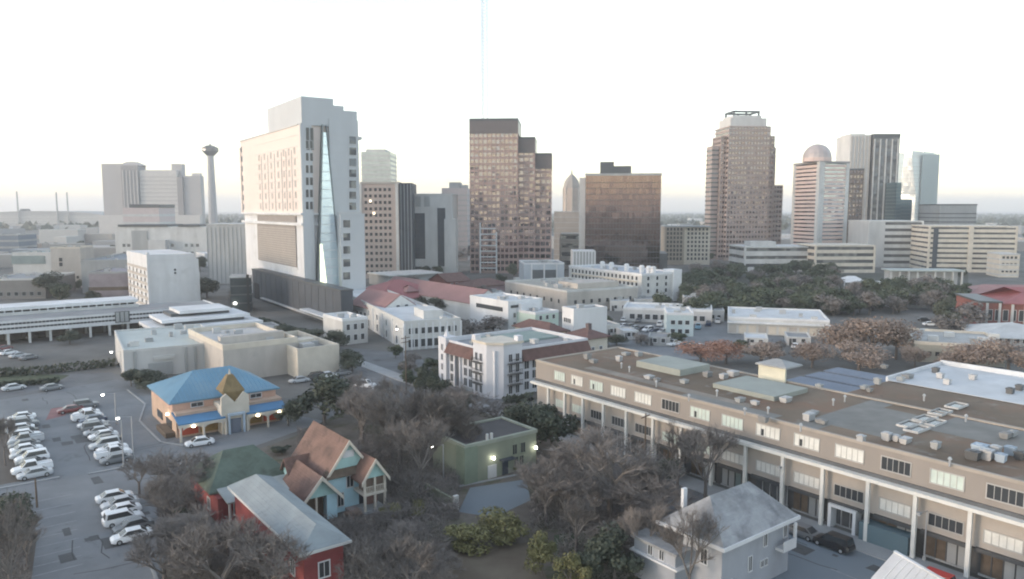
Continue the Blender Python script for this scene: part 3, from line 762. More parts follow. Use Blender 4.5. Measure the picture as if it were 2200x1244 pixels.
# ================================================================== FAR LEFT CITY
B = Bld('domed_stadium', 'huge low stadium fading into haze with three thin cable masts above its roof', 'stadium', (-60, 0), r=222, top=462, La=None, Lb=160, rot=0, y=1700)
HZ = mat('stadium_wall', (.40, .40, .39), var=.05)
B.wall(HZ)
m = MB(); n = 10
for i in range(n):
    x0 = B.La * i / n; x1 = B.La * (i + 1) / n
    f = lambda x: B.h + 9 * sin(pi * max(0, min(1, x / B.La))) ** .6
    m.loft([(x0, 0, B.h), (x0, 160, B.h), (x0, 160, f(x0) + .01), (x0, 0, f(x0) + .01)], [(x1, 0, B.h), (x1, 160, B.h), (x1, 160, f(x1) + .01), (x1, 0, f(x1) + .01)])
m.build('roof', mat('stadium_roof', (.34, .34, .34), var=.05), B.root)
for u, vt in ((42, 411), (126, 413), (149, 413)):
    x = B.xa(u); MB().cyl(x, -3, 0, B.za(0, vt), 2.1, 1.5, 8).build('mast', GREYC, B.root)
MB().cyl(B.xa(43), 20, B.h, B.h + 14, 16, 9, 12).build('mast_base', DSTEEL, B.root)
B.bands(4, PALE, 4, B.h, .2, .3)
B = Bld('resort_hotel', 'cluster of hazy grey hotel slabs with a jagged roofline on the left skyline', 'hotel', (222, 0), r=436, top=368, Lb=30, rot=0, y=950)
HG = mat('hotel_grey', (.40, .39, .39), var=.05); HG2 = mat('hotel_light_grey', (.52, .505, .49), var=.05)
def blk(ua, ub, vt, y0, y1, m, name='wing'):
    x0, x1 = B.xa(ua), B.xa(ub); z = B.za((x0 + x1) / 2 * 0 + y0, vt)
    MB().box(x0, x1, y0, y1, 0, z).build(name, m, B.root); return x0, x1, z
x0, x1, z = blk(222, 268, 352, 0, 14, HG)
x0, x1, z = blk(268.3, 305, 356, -6, 14, mat('hotel_dark_grey', (.29, .28, .285), var=.05))
for i in range(5): MB().box(x0 + 2 + i * 4.4, x0 + 3 + i * 4.4, -6.8, -6.01, 4, z - 6).build('rib', HG2, B.root)
MB().loft([(x0 - 8, 0, z), (x1 + 3, 0, z), (x1 + 3, 14, z), (x0 - 8, 14, z)], [(x0 + 4, 2, z + 5), (x1 - 8, 2, z + 5), (x1 - 8, 11, z + 5), (x0 + 4, 11, z + 5)]).build('roof', HG, B.root)
x0, x1, z = blk(305.3, 385, 366, -4, 12, HG2)
for i in range(16): MB().box(x0 + .5, x1 - .5, -4.3, -4.01, 6 + i * (z - 10) / 16, 7 + i * (z - 10) / 16).build('floor_line', HG, B.root)
blk(370, 392, 352, 2, 12, HG, 'stair_tower'); blk(385.3, 397, 380, -4.5, 10, mat('hotel_dark_grey', ()), 'recess')
blk(397.3, 434, 378, -2, 8, HG); blk(414, 431, 372, 1, 7.5, HG2, 'stair_tower')
blk(222.1, 438, 462, -14, -7, HG2, 'podium')
B = Bld('office_building', 'pinkish block with a dark flat roof edge in front of the hazy hotel slabs', 'office building', (266, 0), r=343, top=446, Lb=40, rot=4, y=720)
B.wall(mat('pink_beige', (.50, .43, .42), var=.06)); B.bands(5, PALE, 3, B.h - 1, .3, .15)
MB().box(B.xa(281), B.La + .5, -.6, 40, B.h + .001, B.h + 3.2).build('roof', DSTEEL, B.root)
B = Bld('hospital_block', 'wide white block with two black flat roof edges on the left', 'building', (247, 0), r=452, top=487, Lb=40, rot=3, y=560)
B.wall(OFFW)
for ua, ub in ((256, 362), (384, 432)): MB().box(B.xa(ua), B.xa(ub), -.9, 30, B.h + .001, B.h + 1.6).build('roof_edge', DSTEEL, B.root)
MB().box(B.xa(284), B.xa(318), -.5, 0, 2, B.h - 3).build('recess', GREYC, B.root); MB().box(B.xa(325), B.xa(362), -6, -.01, 0, B.za(0, 515)).build('front_wing', PALE, B.root)
winrow(B, 'R', [B.xa(u) for u in (266, 276, 370, 400, 412, 424)], [6, 12], 2.2, 2.2, PALE, GLASSG)
# observation tower
X = XAT(456, 1250, 60); Y = 1250
T2 = thing('observation_tower', 'slim concrete observation tower with a flared round top house', 'tower', (X, Y, 0))
zt = ZAT(Y, 311)
MB().cyl(0, 0, 0, zt - 18, 7.5, 5.0, 12).build('shaft', mat('tower_concrete', (.34, .34, .35), var=.05), T2)
m = MB(); m.cyl(0, 0, zt - 18, zt - 11, 6, 12.5, 14); m.cyl(0, 0, zt - 11 + .01, zt - 5, 13, 13, 14); m.cyl(0, 0, zt - 5 + .01, zt - 1.5, 12, 6, 14); m.build('top_house', DSTEEL, T2)
MB().cyl(0, 0, zt - 1.49, zt + 3, 2, .3, 6).build('mast', DSTEEL, T2)
MB().cyl(0, 0, zt - 9.6, zt - 7.8, 13.2, 13.2, 14).build('window_ring', GLASSG, T2)
B = Bld('garage_block', 'pale ribbed windowless slab just left of the white hotel tower', 'building', (446, 0), r=528, top=484, Lb=30, rot=6, y=400)
B.wall(PALE); B.piers(9, 0, GREYC, 0, B.h - 1, .5, .2); MB().box(-.3, B.La + .3, -.3, 30.3, B.h + .001, B.h + .8).build('parapet', PALE, B.root)

# nearer blocks of the left quarter
B = Bld('low_building', 'blue-grey flat building at the far left edge below the stadium', 'building', (-30, 0), r=40, top=506, Lb=30, rot=6, y=640)
B.wall(mat('slate_blue', (.16, .19, .23), var=.08)); B.bands(3, GREYC, 1, B.h, .3, .15); B.flat_roof(ROOFG, GREYC)
B = Bld('low_building', 'long pale building with teal-grey roof at the left under the stadium', 'building', (25, 0), r=112, top=545, Lb=28, rot=8, y=395)
B.wall(OFFW); B.flat_roof(mat('teal_grey_roof', (.24, .29, .29)), OFFW)
m = MB(); m.box(B.xa(26), B.xa(98), -.25, 0, B.h - 5.6, B.h - 1.2); m.build('window_band', mat('teal_grey_roof', ()), B.root)
winrow(B, 'R', lin(2, B.La - 2, 6), [1.0], 1.6, 1.6, WHITE, GLASSD)
B = Bld('apartment_block', 'beige tower block with two dark windows left of the striped-front tower', 'building', (108, 0), r=174, top=534, Lb=18, rot=10, y=378)
B.wall(BEIGE); B.flat_roof(ROOFG, CREAM)
winrow(B, 'R', [B.xa(131)], [B.za(4, 562), B.za(4, 572)], 1.6, 1.9, BEIGE, GLASSD)
winrow(B, 'R', lin(B.xa(145), B.La - 1, 3), [1.5, 4.8], 1.2, 1.4, CREAM, GLASSD)
B = Bld('warehouse', 'wide low grey warehouse roof between the beige block and the striped-front tower', 'warehouse', (172, 0), r=290, top=562, Lb=60, rot=10, y=355)
B.wall(GREYC); B.flat_roof(mat('slate_roof', (.20, .225, .25)), GREYC); winrow(B, 'R', lin(2, B.La - 2, 6), [1.2], 2, 1.8, GREYC, GLASSD)
B = Bld('warehouse', 'small mauve shed with brown patches in front of the low grey warehouse', 'shed', (188, 0), r=276, top=588, Lb=30, rot=12, y=318)
B.wall(mat('mauve_wall', (.27, .235, .25), var=.2)); B.flat_roof(mat('mauve_roof', (.28, .26, .28)), GREYC); B.bands(2, BROWNW, .5, B.h * .8, .3, .12)
B = Bld('low_building', 'flat-roofed grey-brown building with a white rim at the left edge', 'building', (-40, 0), r=97, top=603, Lb=34, rot=10, y=330)
B.wall(mat('taupe_block_wall', (.22, .21, .20), var=.1)); B.flat_roof(ROOFG, OFFW); winrow(B, 'R', lin(2, B.La - 1, 7), [1.5], 1.5, 1.6, GREYC, GLASSD)
B = Bld('tower_block', 'blank white slab tower with slanting window strips on its narrow left side', 'building', (322, 672), l=275, r=428, top=560)
B.wall(WHITE); MB().box(-.1, B.La * .92, -.1, B.Lb, B.h + .001, B.h + 2.2).build('roof_house', WHITE, B.root)
MB().box(-.15, .9, -.15, .9, 0, B.h + 3.2).build('corner_pier', WHITE, B.root)
for i in range(6): MB().box(-.25, -.01, .9, B.Lb - .6, 2 + i * (B.h - 3) / 6, 3 + i * (B.h - 3) / 6).build('sunshade', BEIGE, B.root)
winrow(B, 'L', lin(1.5, B.Lb - 1, 5), [3.2 + i * (B.h - 3) / 6 for i in range(5)], 1.6, 1.3, BEIGE, GLASSG)
winrow(B, 'R', [B.xa(377)], [B.za(5, 590), B.za(5, 583)], .8, .8, WHITE, GLASSD)
MB().box(B.La * .8, B.La + .15, -.12, 3, 0, B.h * .75).build('stair_bay', WHITE, B.root)

# long white modernist office
px, py = along(468, 700, 0)
B = Bld('long_office', 'long white two-storey office on stilts with black ribbon windows', 'office building', (468, 700), h=9.2, La=.1, Lb=17)
L = -LEN(B.c, B.a, -90, 6)
z0, z1 = 3.4, B.za(0, 656)
B.h = z1
MB().box(-L, 0, .3, 17, z0 + .02, z1 - .02).build('glass_core', GLASSD, B.root)
zz = [(z0, z0 + (z1 - z0) * .30), (z0 + (z1 - z0) * .46, z0 + (z1 - z0) * .66), (z0 + (z1 - z0) * .82, z1)]
for a_, b_ in zz: MB().box(-L - .1, .1, 0, 17.2, a_, b_).build('spandrel', WHITE, B.root)
MB().box(-.02, .35, -.05, 17.25, z0, z1 + .3).build('end_wall', WHITE, B.root)
me = MB().box(-.07, .07, .1, .3, z0 + .3, z1 - .3).mesh('mullion', PALE)
for i in range(72): inst('mullion', me, B.root, (-L * (i + .5) / 72, 0, 0))
me = MB().box(-.35, .35, -.35, .35, 0, z0).mesh('pillar', OFFW)
for i in range(14): inst('pillar', me, B.root, (-1 - (L - 2) * i / 13, .6, 0))
for i in range(14): inst('pillar', me, B.root, (-1 - (L - 2) * i / 13, 9.6, 0))
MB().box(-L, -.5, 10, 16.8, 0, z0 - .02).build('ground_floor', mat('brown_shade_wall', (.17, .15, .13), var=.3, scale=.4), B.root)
MB().box(-L, -.4, .4, 16.8, z1 + .001, z1 + .1).build('roof', ROOFG, B.root)
x = LEN(B.c, B.a, 262, 8); MB().box(x - 2.1, x + 2.1, -.35, -.01, z0 + .6, z1 + .4).build('stair_grille', DSTEEL, B.root)
for i in range(3): MB().box(x - 1.9 + i * 1.3, x - .9 + i * 1.3, -.42, -.36, z0 + .8, z1 + .2).build('grille_panel', GREYC, B.root)
# raised rear storey
xr = LEN((B.c[0] + B.b[0] * 14, B.c[1] + B.b[1] * 14), B.a, 292, z1 + 3)
zr = ZAT(B.c[1] + B.b[1] * 14 + B.a[1] * xr, 642)
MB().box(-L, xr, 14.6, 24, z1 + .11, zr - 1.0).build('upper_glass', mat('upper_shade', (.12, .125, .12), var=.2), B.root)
MB().box(-L, xr + .5, 13.2, 25, zr - 1.0, zr).build('upper_roof', WHITE, B.root)
me = MB().box(-.22, .22, -.2, .2, z1 + .12, zr - 1.0).mesh('upper_pillar', WHITE)
for i in range(22): inst('upper_pillar', me, B.root, (xr - .5 - (L + xr - 1) * i / 21, 13.8, 0))
MB().box(-L, xr + .4, 12.2, 13.0, z1 + .11, z1 + 1.0).build('terrace_wall', PALE, B.root)

# flat-roofed commercial group behind the blue-roofed restaurant
B = Bld('commercial_building', 'low grey commercial building with a broad pale flat roof behind the blue roof', 'building', (268, 815), h=None, top=757, r=480, Lb=34, rot=31)
B.wall(PALE); B.flat_roof(mat('pale_green_roof', (.46, .50, .48), var=.1, scale=.08), OFFW, ph=.5)
MB().box(B.xa(318), B.xa(370), -.3, 0, .3, B.h * .5).build('shutter', GREYC, B.root); MB().box(B.xa(330), B.xa(376), -.4, -.01, B.h * .62, B.h * .75).build('fascia', OFFW, B.root)
for u in (290, 400, 420, 445, 462): MB().box(B.xa(u) - .3, B.xa(u) + .3, -.35, 0, 0, B.h).build('pilaster', GREYC, B.root)
for x, y in ((6, 12), (15, 20), (20, 8)): MB().box(x, x + 1.6, y, y + 1.3, B.h + .06, B.h + 1.1).build('roof_unit', STEEL, B.root)
B = Bld('commercial_building', 'beige commercial block with stepped pale parapets behind the blue roof', 'building', (482, 822), top=752, r=640, Lb=30)
B.wall(BEIGE); B.flat_roof(mat('light_roof', (.50, .49, .47)), CREAM, ph=1.2)
MB().box(B.xa(492), B.La - 1, 6, 8, B.h + .06, B.h + 2.0).build('roof_wall', BEIGE, B.root)
for (x, y) in ((4, 14), (9, 20), (15, 12)): MB().box(x, x + 2, y, y + 1.5, B.h + .06, B.h + 1.2).build('roof_unit', STEEL, B.root)
B2 = Bld('commercial_building', 'cream annex with a sunken grey roof well right of the beige commercial block', 'building', (641, 814), top=762, r=729, Lb=26)
B2.wall(CREAM); B2.flat_roof(ROOFG, CREAM, ph=1.4)
MB().box(2, B2.La - 2, 10, 14, B2.h + .06, B2.h + 1.6).build('roof_wall', CREAM, B2.root); MB().box(3, 6, 4, 7, B2.h + .06, B2.h + 1.5).build('roof_unit', STEEL, B2.root)
B = Bld('office_pavilion', 'small grey pavilion with stacked white roof slabs behind the pale flat roof', 'building', (335, 748), top=716, r=566, Lb=22)
B.wall(mat('grey_blue_wall', (.36, .37, .39)), x0=1, x1=B.La - 3, y0=1); zf = B.h
for i, (x0, y0) in enumerate(((0, 0), (3, 5), (9, 9))):
    MB().box(x0, B.La - x0 * .8, y0, 22, zf + i * 1.9 + .001, zf + i * 1.9 + .9).build('roof_slab', WHITE, B.root)
    if i < 2: MB().box(x0 + 4, B.La - 4 - x0, y0 + 6, 21, zf + i * 1.9 + .901, zf + i * 1.9 + 1.9).build('clerestory', DSTEEL, B.root)
MB().box(B.La * .12, B.La * .3, -2.6, .8, 0, zf - .3).build('porch', PALE, B.root)

# ================================================================== MIDDLE: red roofs and white blocks
def gable(B, z, h, m, x0, x1, y0, y1, along='x', ov=.5, t=.25, name='roof'):
    r = MB()
    if along == 'x':
        ym = (y0 + y1) / 2; X0, X1 = x0 - ov, x1 + ov
        A = lambda x: [(x, y0 - ov, z - ov * h / ((y1 - y0) / 2)), (x, ym, z + h), (x, y1 + ov, z - ov * h / ((y1 - y0) / 2)), (x, y1 + ov, z - ov * h / ((y1 - y0) / 2) + t), (x, ym, z + h + t), (x, y0 - ov, z - ov * h / ((y1 - y0) / 2) + t)]
        a, b = A(X0), A(X1)
    else:
        xm = (x0 + x1) / 2; Y0, Y1 = y0 - ov, y1 + ov; k = ov * h / ((x1 - x0) / 2)
        A = lambda y: [(x0 - ov, y, z - k), (xm, y, z + h), (x1 + ov, y, z - k), (x1 + ov, y, z - k + t), (xm, y, z + h + t), (x0 - ov, y, z - k + t)]
        a, b = A(Y0), A(Y1)
    n = 6
    r.add(a + b, [(i, (i + 1) % n, n + (i + 1) % n, n + i) for i in range(n)] + [(0, 5, 4, 1), (1, 4, 3, 2), (6, 7, 10, 11), (7, 8, 9, 10)])
    return r.build(name, m, B.root)
def gable_wall(B, z, h, m, x0, x1, y0, y1, along='x', name='gable_wall'):
    if along == 'x':
        ym = (y0 + y1) / 2
        MB().loft([(x0, y0, z), (x0, y1, z), (x0, ym, z + h)], [(x1, y0, z), (x1, y1, z), (x1, ym, z + h)]).build(name, m, B.root)
    else:
        xm = (x0 + x1) / 2
        MB().loft([(x0, y0, z), (x1, y0, z), (xm, y0, z + h)], [(x0, y1, z), (x1, y1, z), (xm, y1, z + h)]).build(name, m, B.root)

B = Bld('school_hall', 'white gabled hall under a broad faded red roof right of the hotel', 'hall', (822, 712), top=668, r=902, Lb=24)
B.wall(OFFW); gable_wall(B, B.h, 4.6, OFFW, .3, B.La - .3, 0, B.Lb, 'y'); gable(B, B.h, 4.7, REDPALE, 0, B.La, .8, B.Lb, 'y')
winrow(B, 'R', lin(B.La * .3, B.La * .75, 2), [B.h * .5, B.h * .98], 1.3, 1.6, WHITE, GLASSD); winrow(B, 'L', lin(2, 20, 6), [B.h * .45], 1.4, 1.8, WHITE, GLASSD)
B = Bld('school_wing', 'big hipped bright red metal roof with a small dormer behind the gabled hall', 'building', (812, 676), top=646, r=970, Lb=30)
B.wall(OFFW); MB().hip(-1, B.La + 1, -1, 31, B.h, 6, 'x').build('roof', REDMET, B.root)
MB().hip(B.La * .42, B.La * .6, 3, 10, B.h + 2.2, 2.2, 'x').build('dormer_roof', REDPALE, B.root); winrow(B, 'R', lin(3, B.La - 3, 8), [1.5], 1.4, 1.8, WHITE, GLASSD)
B = Bld('school_wing', 'long faded red roof ending in a white gable beside the white office blocks', 'building', (1016, 690), top=652, r=1082, Lb=70)
B.wall(OFFW); gable_wall(B, B.h, 4.2, OFFW, .3, B.La - .3, 0, 69, 'y'); gable(B, B.h, 4.3, REDPALE, 0, B.La, .6, 70, 'y')
winrow(B, 'R', lin(1.5, B.La - 1.5, 3), [1.5], 1.5, 2, WHITE, GLASSD); winrow(B, 'R', [B.La / 2], [B.h + .3], 1.8, 2.6, WHITE, GLASSG)
B = Bld('shed', 'white flat canopy roof in front of the tan tower block foot', 'canopy', (835, 618), top=592, r=952, Lb=24)
B.wall(GREYC, h=B.h - .6, x0=1, x1=B.La - 1, y0=2); MB().box(0, B.La, 0, 24, B.h - .59, B.h).build('roof', OFFW, B.root)
B = Bld('brick_house', 'dark red brick gabled block behind the long faded red roof', 'building', (962, 640), top=606, r=1010, Lb=16)
B.wall(BRICK); gable_wall(B, B.h, 3, BRICK, 0, B.La, .3, 15.7, 'x'); gable(B, B.h, 3.1, REDBR, 0, B.La, 0, 16, 'x'); winrow(B, 'R', lin(1, B.La - 1, 4), [2, 5], 1.2, 1.5, WHITE, GLASSD)
B = Bld('brick_house', 'red-roofed low annex left of the open grey garage', 'building', (1018, 645), top=616, r=1098, Lb=14)
B.wall(mat('pinkish_wall', (.40, .30, .31), var=.12)); MB().hip(-.8, B.La + .8, -.8, 15, B.h, 2.6, 'x').build('roof', REDBR, B.root); winrow(B, 'R', lin(1, B.La - 1, 6), [2], 1.3, 1.6, WHITE, GLASSD)

B = Bld('white_offices', 'white two-storey building with arched ground windows at the street corner', 'building', (1 + 868, 753), l=725, r=990, top=696, rot=24)
B.wall(OFFW); B.flat_roof(ROOFW, OFFW, ph=.8)
winrow(B, 'R', lin(1, B.La - 1, 8), [B.h * .6], 1.3, 1.7, WHITE, GLASSD); winrow(B, 'L', lin(2, B.Lb - 1, 8), [B.h * .58], 1.3, 1.7, WHITE, GLASSD)
winrow(B, 'R', lin(1, B.La - 1, 8), [.8], 1.6, 2.2, WHITE, GLASSD); winrow(B, 'L', lin(2, B.Lb - 1, 8), [.8], 1.6, 2.2, WHITE, GLASSD)
me = MB().box(-.25, .25, -.25, 0, 0, B.h).mesh('pilaster', WHITE)
for i in range(9): inst('pilaster', me, B.root, (B.La * i / 8, 0, 0))
for i in range(9): inst('pilaster', me, B.root, (0, B.Lb * i / 8 + .2, 0), -pi / 2)
MB().box(B.La * .45, B.La * .8, 6, 16, B.h + .06, B.h + 2.6).build('roof_house', OFFW, B.root)
B = Bld('white_offices', 'narrow white block with a tall pier at the foot of the white hotel', 'building', (737, 742), top=690, r=790, Lb=14)
B.wall(OFFW); B.flat_roof(ROOFW, WHITE); winrow(B, 'R', lin(.6, B.La - .6, 3), [1.2, 4.4], 1.1, 1.7, WHITE, GLASSD)

B = Bld('loft_building', 'white three-storey block with black roof-edge slots in the middle of the view', 'building', (1092, 716), top=652, r=1165, Lb=22)
B.wall(WHITE); B.flat_roof(ROOFW, WHITE); MB().box(1, B.La - 1, -.15, 0, B.h - 1.6, B.h - .7).build('slot_window', GLASSD, B.root)
winrow(B, 'R', lin(1, B.La - 1, 4), [2, 5], 1.1, 1.4, WHITE, GLASSG); MB().box(-.15, -.001, 3, 18, B.h - 3, B.h - 1.6).build('slot_window', GLASSD, B.root)
B = Bld('loft_building', 'pale green rendered block with stepped roof between two white blocks', 'building', (1150, 722), top=676, r=1200, Lb=24)
B.wall(mat('pale_green_render', (.50, .60, .53), var=.08)); B.flat_roof(ROOFW, WHITE); winrow(B, 'R', lin(.8, B.La - .8, 3), [2, 5], 1.1, 1.3, WHITE, GLASSD)
MB().box(.5, B.La - 1, 8, 18, B.h + .06, B.h + 2.6).build('roof_house', WHITE, B.root)
B = Bld('loft_building', 'tall blank white party-wall block behind the mission-style apartments', 'building', (1232, 742), l=1208, r=1304, top=668, rot=26)
B.wall(WHITE); B.flat_roof(ROOFG, WHITE, ph=.6); winrow(B, 'L', lin(1.5, B.Lb - 1, 4), [B.h * .3, B.h * .62], 1, 1.3, WHITE, GLASSD)
MB().box(B.La * .2, B.La * .36, 1, 2.4, B.h + .06, B.h + 1.6).build('vent', STEEL, B.root)
B = Bld('commercial_building', 'broad flat-roofed beige building with small dark windows at mid distance', 'building', (1218, 672), l=1085, r=1370, top=628, rot=30)
B.wall(BEIGE); B.flat_roof(mat('tan_roof', (.36, .35, .31), var=.12, scale=.08), OFFW, ph=.6)
winrow(B, 'R', lin(2, B.La - 2, 8), [B.h * .4], 1.3, 1.5, BEIGE, GLASSD); winrow(B, 'L', lin(3, B.Lb - 3, 8), [B.h * .4], 1.4, 1.5, BEIGE, GLASSD)
MB().box(B.La * .3, B.La * .9, 8, 22, B.h + .06, B.h + 2.2).build('roof_house', BEIGE, B.root)
for (x, y) in ((5, 14), (9, 30), (14, 40), (6, 50)): MB().box(x, x + 2.4, y, y + 1.8, B.h + .06, B.h + 1.5).build('roof_unit', STEEL, B.root)
B = Bld('apartment_block', 'long white four-storey apartment building with a row of roof vents', 'apartment building', (1378, 652), l=1222, r=1462, top=592, rot=30)
B.wall(OFFW); B.flat_roof(mat('blue_grey_roof', (.40, .43, .47), var=.08), WHITE, ph=.8)
zs = [1.5 + i * (B.h - 1) / 4 for i in range(4)]
winrow(B, 'R', lin(1, B.La - 1, 4), zs, 1.3, 1.6, WHITE, GLASSD); winrow(B, 'L', lin(2, B.Lb - 2, 18), zs, 1.5, 1.6, WHITE, GLASSD)
MB().box(-.5, 0, 3, B.Lb - 3, B.h * .74, B.h * .78).build('balcony', CREAM, B.root); MB().box(-.5, 0, 3, B.Lb - 3, B.h * .49, B.h * .53).build('balcony', CREAM, B.root)
me = MB(); me.cyl(0, 0, 0, 2.6, 1.1, 1.1, 8); me.cyl(0, 0, 2.61, 3.4, 1.4, .7, 8); me = me.mesh('roof_vent', WHITE)
for u in (1262, 1281, 1313, 1345, 1360, 1414): 
    y = max(3, LEN(B.c, B.b, u, B.h)); inst('roof_vent', me, B.root, (B.La * .4, min(B.Lb - 2, y), B.h + .06))
MB().box(B.La * .78, B.La + .1, -.6, 6, 0, B.h + 1.8).build('stair_tower', WHITE, B.root)
B = Bld('garage', 'blue-grey box building with one wide shaded opening in its front', 'garage', (1126, 628), top=568, r=1212, Lb=22, rot=6)
B.wall(mat('blue_grey_wall', (.42, .46, .50), var=.08)); B.flat_roof(ROOFG, WHITE)
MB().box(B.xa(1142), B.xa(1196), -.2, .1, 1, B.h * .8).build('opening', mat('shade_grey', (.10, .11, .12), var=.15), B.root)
for u in (1142, 1169, 1196): MB().box(B.xa(u) - .35, B.xa(u) + .35, -.5, -.21, 0, B.h).build('pillar', WHITE, B.root)
B = Bld('low_building', 'long low pale building with a shaded arcade behind the blue-grey roof deck', 'building', (1338, 690), top=664, r=1530, Lb=16, rot=-14)
B.wall(PALE); B.flat_roof(ROOFW, WHITE); winrow(B, 'R', lin(2, B.La - 2, 10), [1], 1.8, 1.8, WHITE, GLASSD)
B = Bld('low_building', 'pale turquoise two-storey block beside the parked blue trucks', 'building', (1432, 722), top=676, r=1490, Lb=15, rot=-8)
B.wall(mat('pale_turquoise', (.48, .56, .57), var=.08)); B.flat_roof(ROOFW, WHITE); winrow(B, 'R', lin(.8, B.La - .8, 3), [1, 3.8], 1.3, 1.3, WHITE, GLASSD)
B = Bld('warehouse', 'long white single-storey warehouse with pale panels right of centre', 'warehouse', (1563, 716), top=683, r=1782, Lb=26, rot=-16)
B.wall(OFFW); B.flat_roof(ROOFW, WHITE, ph=.5)
MB().box(-.2, B.La + .2, -1.2, -.01, B.h - 1.5, B.h - 1).build('canopy', WHITE, B.root)
for i in range(10): MB().box(B.La * (i + .12) / 10, B.La * (i + .88) / 10, -.12, 0, .3, B.h * .55).build('door_panel', CREAM if i % 3 else BEIGE, B.root)

for (u, v, ur, top, Lb_, rt_, m_, rm_, lb_) in (
    (1310, 668, 1352, 648, 12, -8, OFFW, ROOFW, 'small white cube house left of the low arcade building'),
    (1362, 662, 1408, 644, 12, -10, PALE, ROOFG, 'small grey flat block behind the low arcade building'),
    (1470, 664, 1512, 640, 12, -8, OFFW, ROOFW, 'white block at the edge of the park, right of the vented apartments'),
    (1520, 690, 1556, 668, 10, -12, PALE, ROOFG, 'small grey block left of the long white warehouse'),
    (1112, 640, 1160, 622, 14, 20, OFFW, ROOFG, 'low white block in front of the blue-grey garage'),
    (1166, 650, 1208, 632, 12, 26, BEIGE, ROOFW, 'little beige block left of the broad beige building'),
    (1304, 722, 1332, 700, 9, 20, OFFW, ROOFG, 'small white shed right of the blank white party wall'),
    (1340, 730, 1372, 714, 8, 10, PALE, ROOFW, 'low pale shed on the grey lot'),
    (1050, 652, 1092, 634, 14, 14, OFFW, ROOFW, 'small white flat building behind the faded red roof'),
    (1392, 742, 1440, 726, 9, -14, GREYC, ROOFG, 'low grey shed behind the far end of the brown roof'),
    (560, 722, 600, 704, 8, 34, PALE, ROOFG, 'small pale block before the dark podium'),
    (985, 760, 1018, 742, 8, 24, OFFW, ROOFG, 'small white block left of the mission apartments'),
    (1690, 742, 1742, 726, 10, -16, PALE, ROOFG, 'low grey building behind the lone white car'),
    (1600, 742, 1650, 728, 10, -16, OFFW, ROOFW, 'low white building right of the orange trees')):
    B = Bld('low_building', lb_, 'building', (u, v), top=top, r=ur, Lb=Lb_, rot=rt_)
    B.wall(m_); B.flat_roof(rm_, m_, ph=.4)
    winrow(B, 'R', lin(.8, B.La - .8, max(2, int(B.La / 2.6))), [1.0] + ([4.0] if B.h > 5.6 else []), 1.1, 1.3, WHITE, GLASSD)
    MB().box(B.La * .1, B.La * .24, -.1, 0, 0, 2.1).build('door', DSTEEL, B.root)
# park pavilion and roofs among the trees on the right
B = Bld('park_pavilion', 'long white-columned shelter with a pale roof among the park trees', 'pavilion', (1912, 612), top=578, r=2070, Lb=12, rot=-6)
MB().box(1, B.La - 1, 4, 11, 0, B.h - 1.2).build('wall', PALE, B.root); MB().box(-.5, B.La + .5, -.5, 12, B.h - 1.19, B.h - .4).build('roof', mat('grey_green_roof', (.40, .44, .43)), B.root)
me = MB().box(-.4, .4, -.4, .4, 0, B.h - 1.2).mesh('column', OFFW)
for i in range(9): inst('column', me, B.root, (.5 + (B.La - 1) * i / 8, .4, 0))
B = Bld('park_shelter', 'white tent-like roof beside the dark park trees', 'shelter', (1812, 622), top=604, r=1865, Lb=14, rot=-6)
MB().hip(0, B.La, 0, 14, B.h - .5, 2.6, 'x', inset=4).build('roof', WHITE, B.root)
for x in (.5, B.La - .5):
    for y in (.5, 13.5): MB().box(x - .2, x + .2, y - .2, y + .2, 0, B.h - .76).build('post', WHITE, B.root)
MB().box(B.La + .01, B.La + 24, 4, 12, B.h - 1.4, B.h - .8).build('walkway_roof', OFFW, B.root)
for i in range(4): MB().box(B.La + 4 + i * 6, B.La + 4.4 + i * 6, 5, 5.4, 0, B.h - 1.41).build('post', WHITE, B.root)
B = Bld('low_building', 'low building with a pale blue-grey flat roof half hidden by park trees', 'building', (1915, 662), top=644, r=2012, Lb=24, rot=-6)
B.wall(GREYC); B.flat_roof(mat('lavender_roof', (.46, .47, .53)), PALE)
for (x, y) in ((3, 4), (9, 12)): MB().box(x, x + 4, y, y + 3, B.h + .06, B.h + 1.6).build('roof_unit', DSTEEL, B.root)
B = Bld('brick_church', 'red brick building with arched windows and a red hipped roof at the right edge', 'church', (2102, 702), top=650, r=2270, Lb=24, rot=-14)
B.wall(BRICK); MB().hip(B.La * .3, B.La + 1, -.8, 25, B.h, 4.5, 'x').build('roof', REDMET, B.root); MB().box(-.6, B.La * .29, -.6, 24, B.h + .001, B.h + .6).build('roof_edge', DSTEEL, B.root)
winrow(B, 'R', lin(2, B.La - 2, 8), [2.4], 1.5, 3.6, OFFW, GLASSD)
me = MB().box(-.35, .35, -.5, 0, 0, B.h).mesh('buttress', PALE)
for i in range(5): inst('buttress', me, B.root, (2.2 + i * B.La / 6, 0, 0))
B = Bld('hall', 'long faded red roof with dark eaves behind the red brick church', 'building', (2085, 650), top=630, r=2300, Lb=16, rot=-8)
B.wall(GREYC); MB().hip(-1, B.La + 1, -1, 17, B.h, 3.2, 'x').build('roof', REDPALE, B.root); winrow(B, 'R', lin(2, B.La - 2, 10), [1], 1.4, 1.6, WHITE, GLASSD)
B = Bld('low_building', 'low olive-beige building with four small dark windows right of the tan tree', 'building', (1962, 776), top=738, r=2160, Lb=24, rot=-22)
B.wall(mat('olive_beige', (.36, .345, .29), var=.08)); B.flat_roof(mat('lumpy_roof', (.36, .36, .35), var=.2, scale=.15), CREAM)
winrow(B, 'R', [B.xa(u) for u in (1983, 1997, 2014, 2048)], [B.h * .38], .95, 1.1, mat('olive_beige', ()), GLASSD)
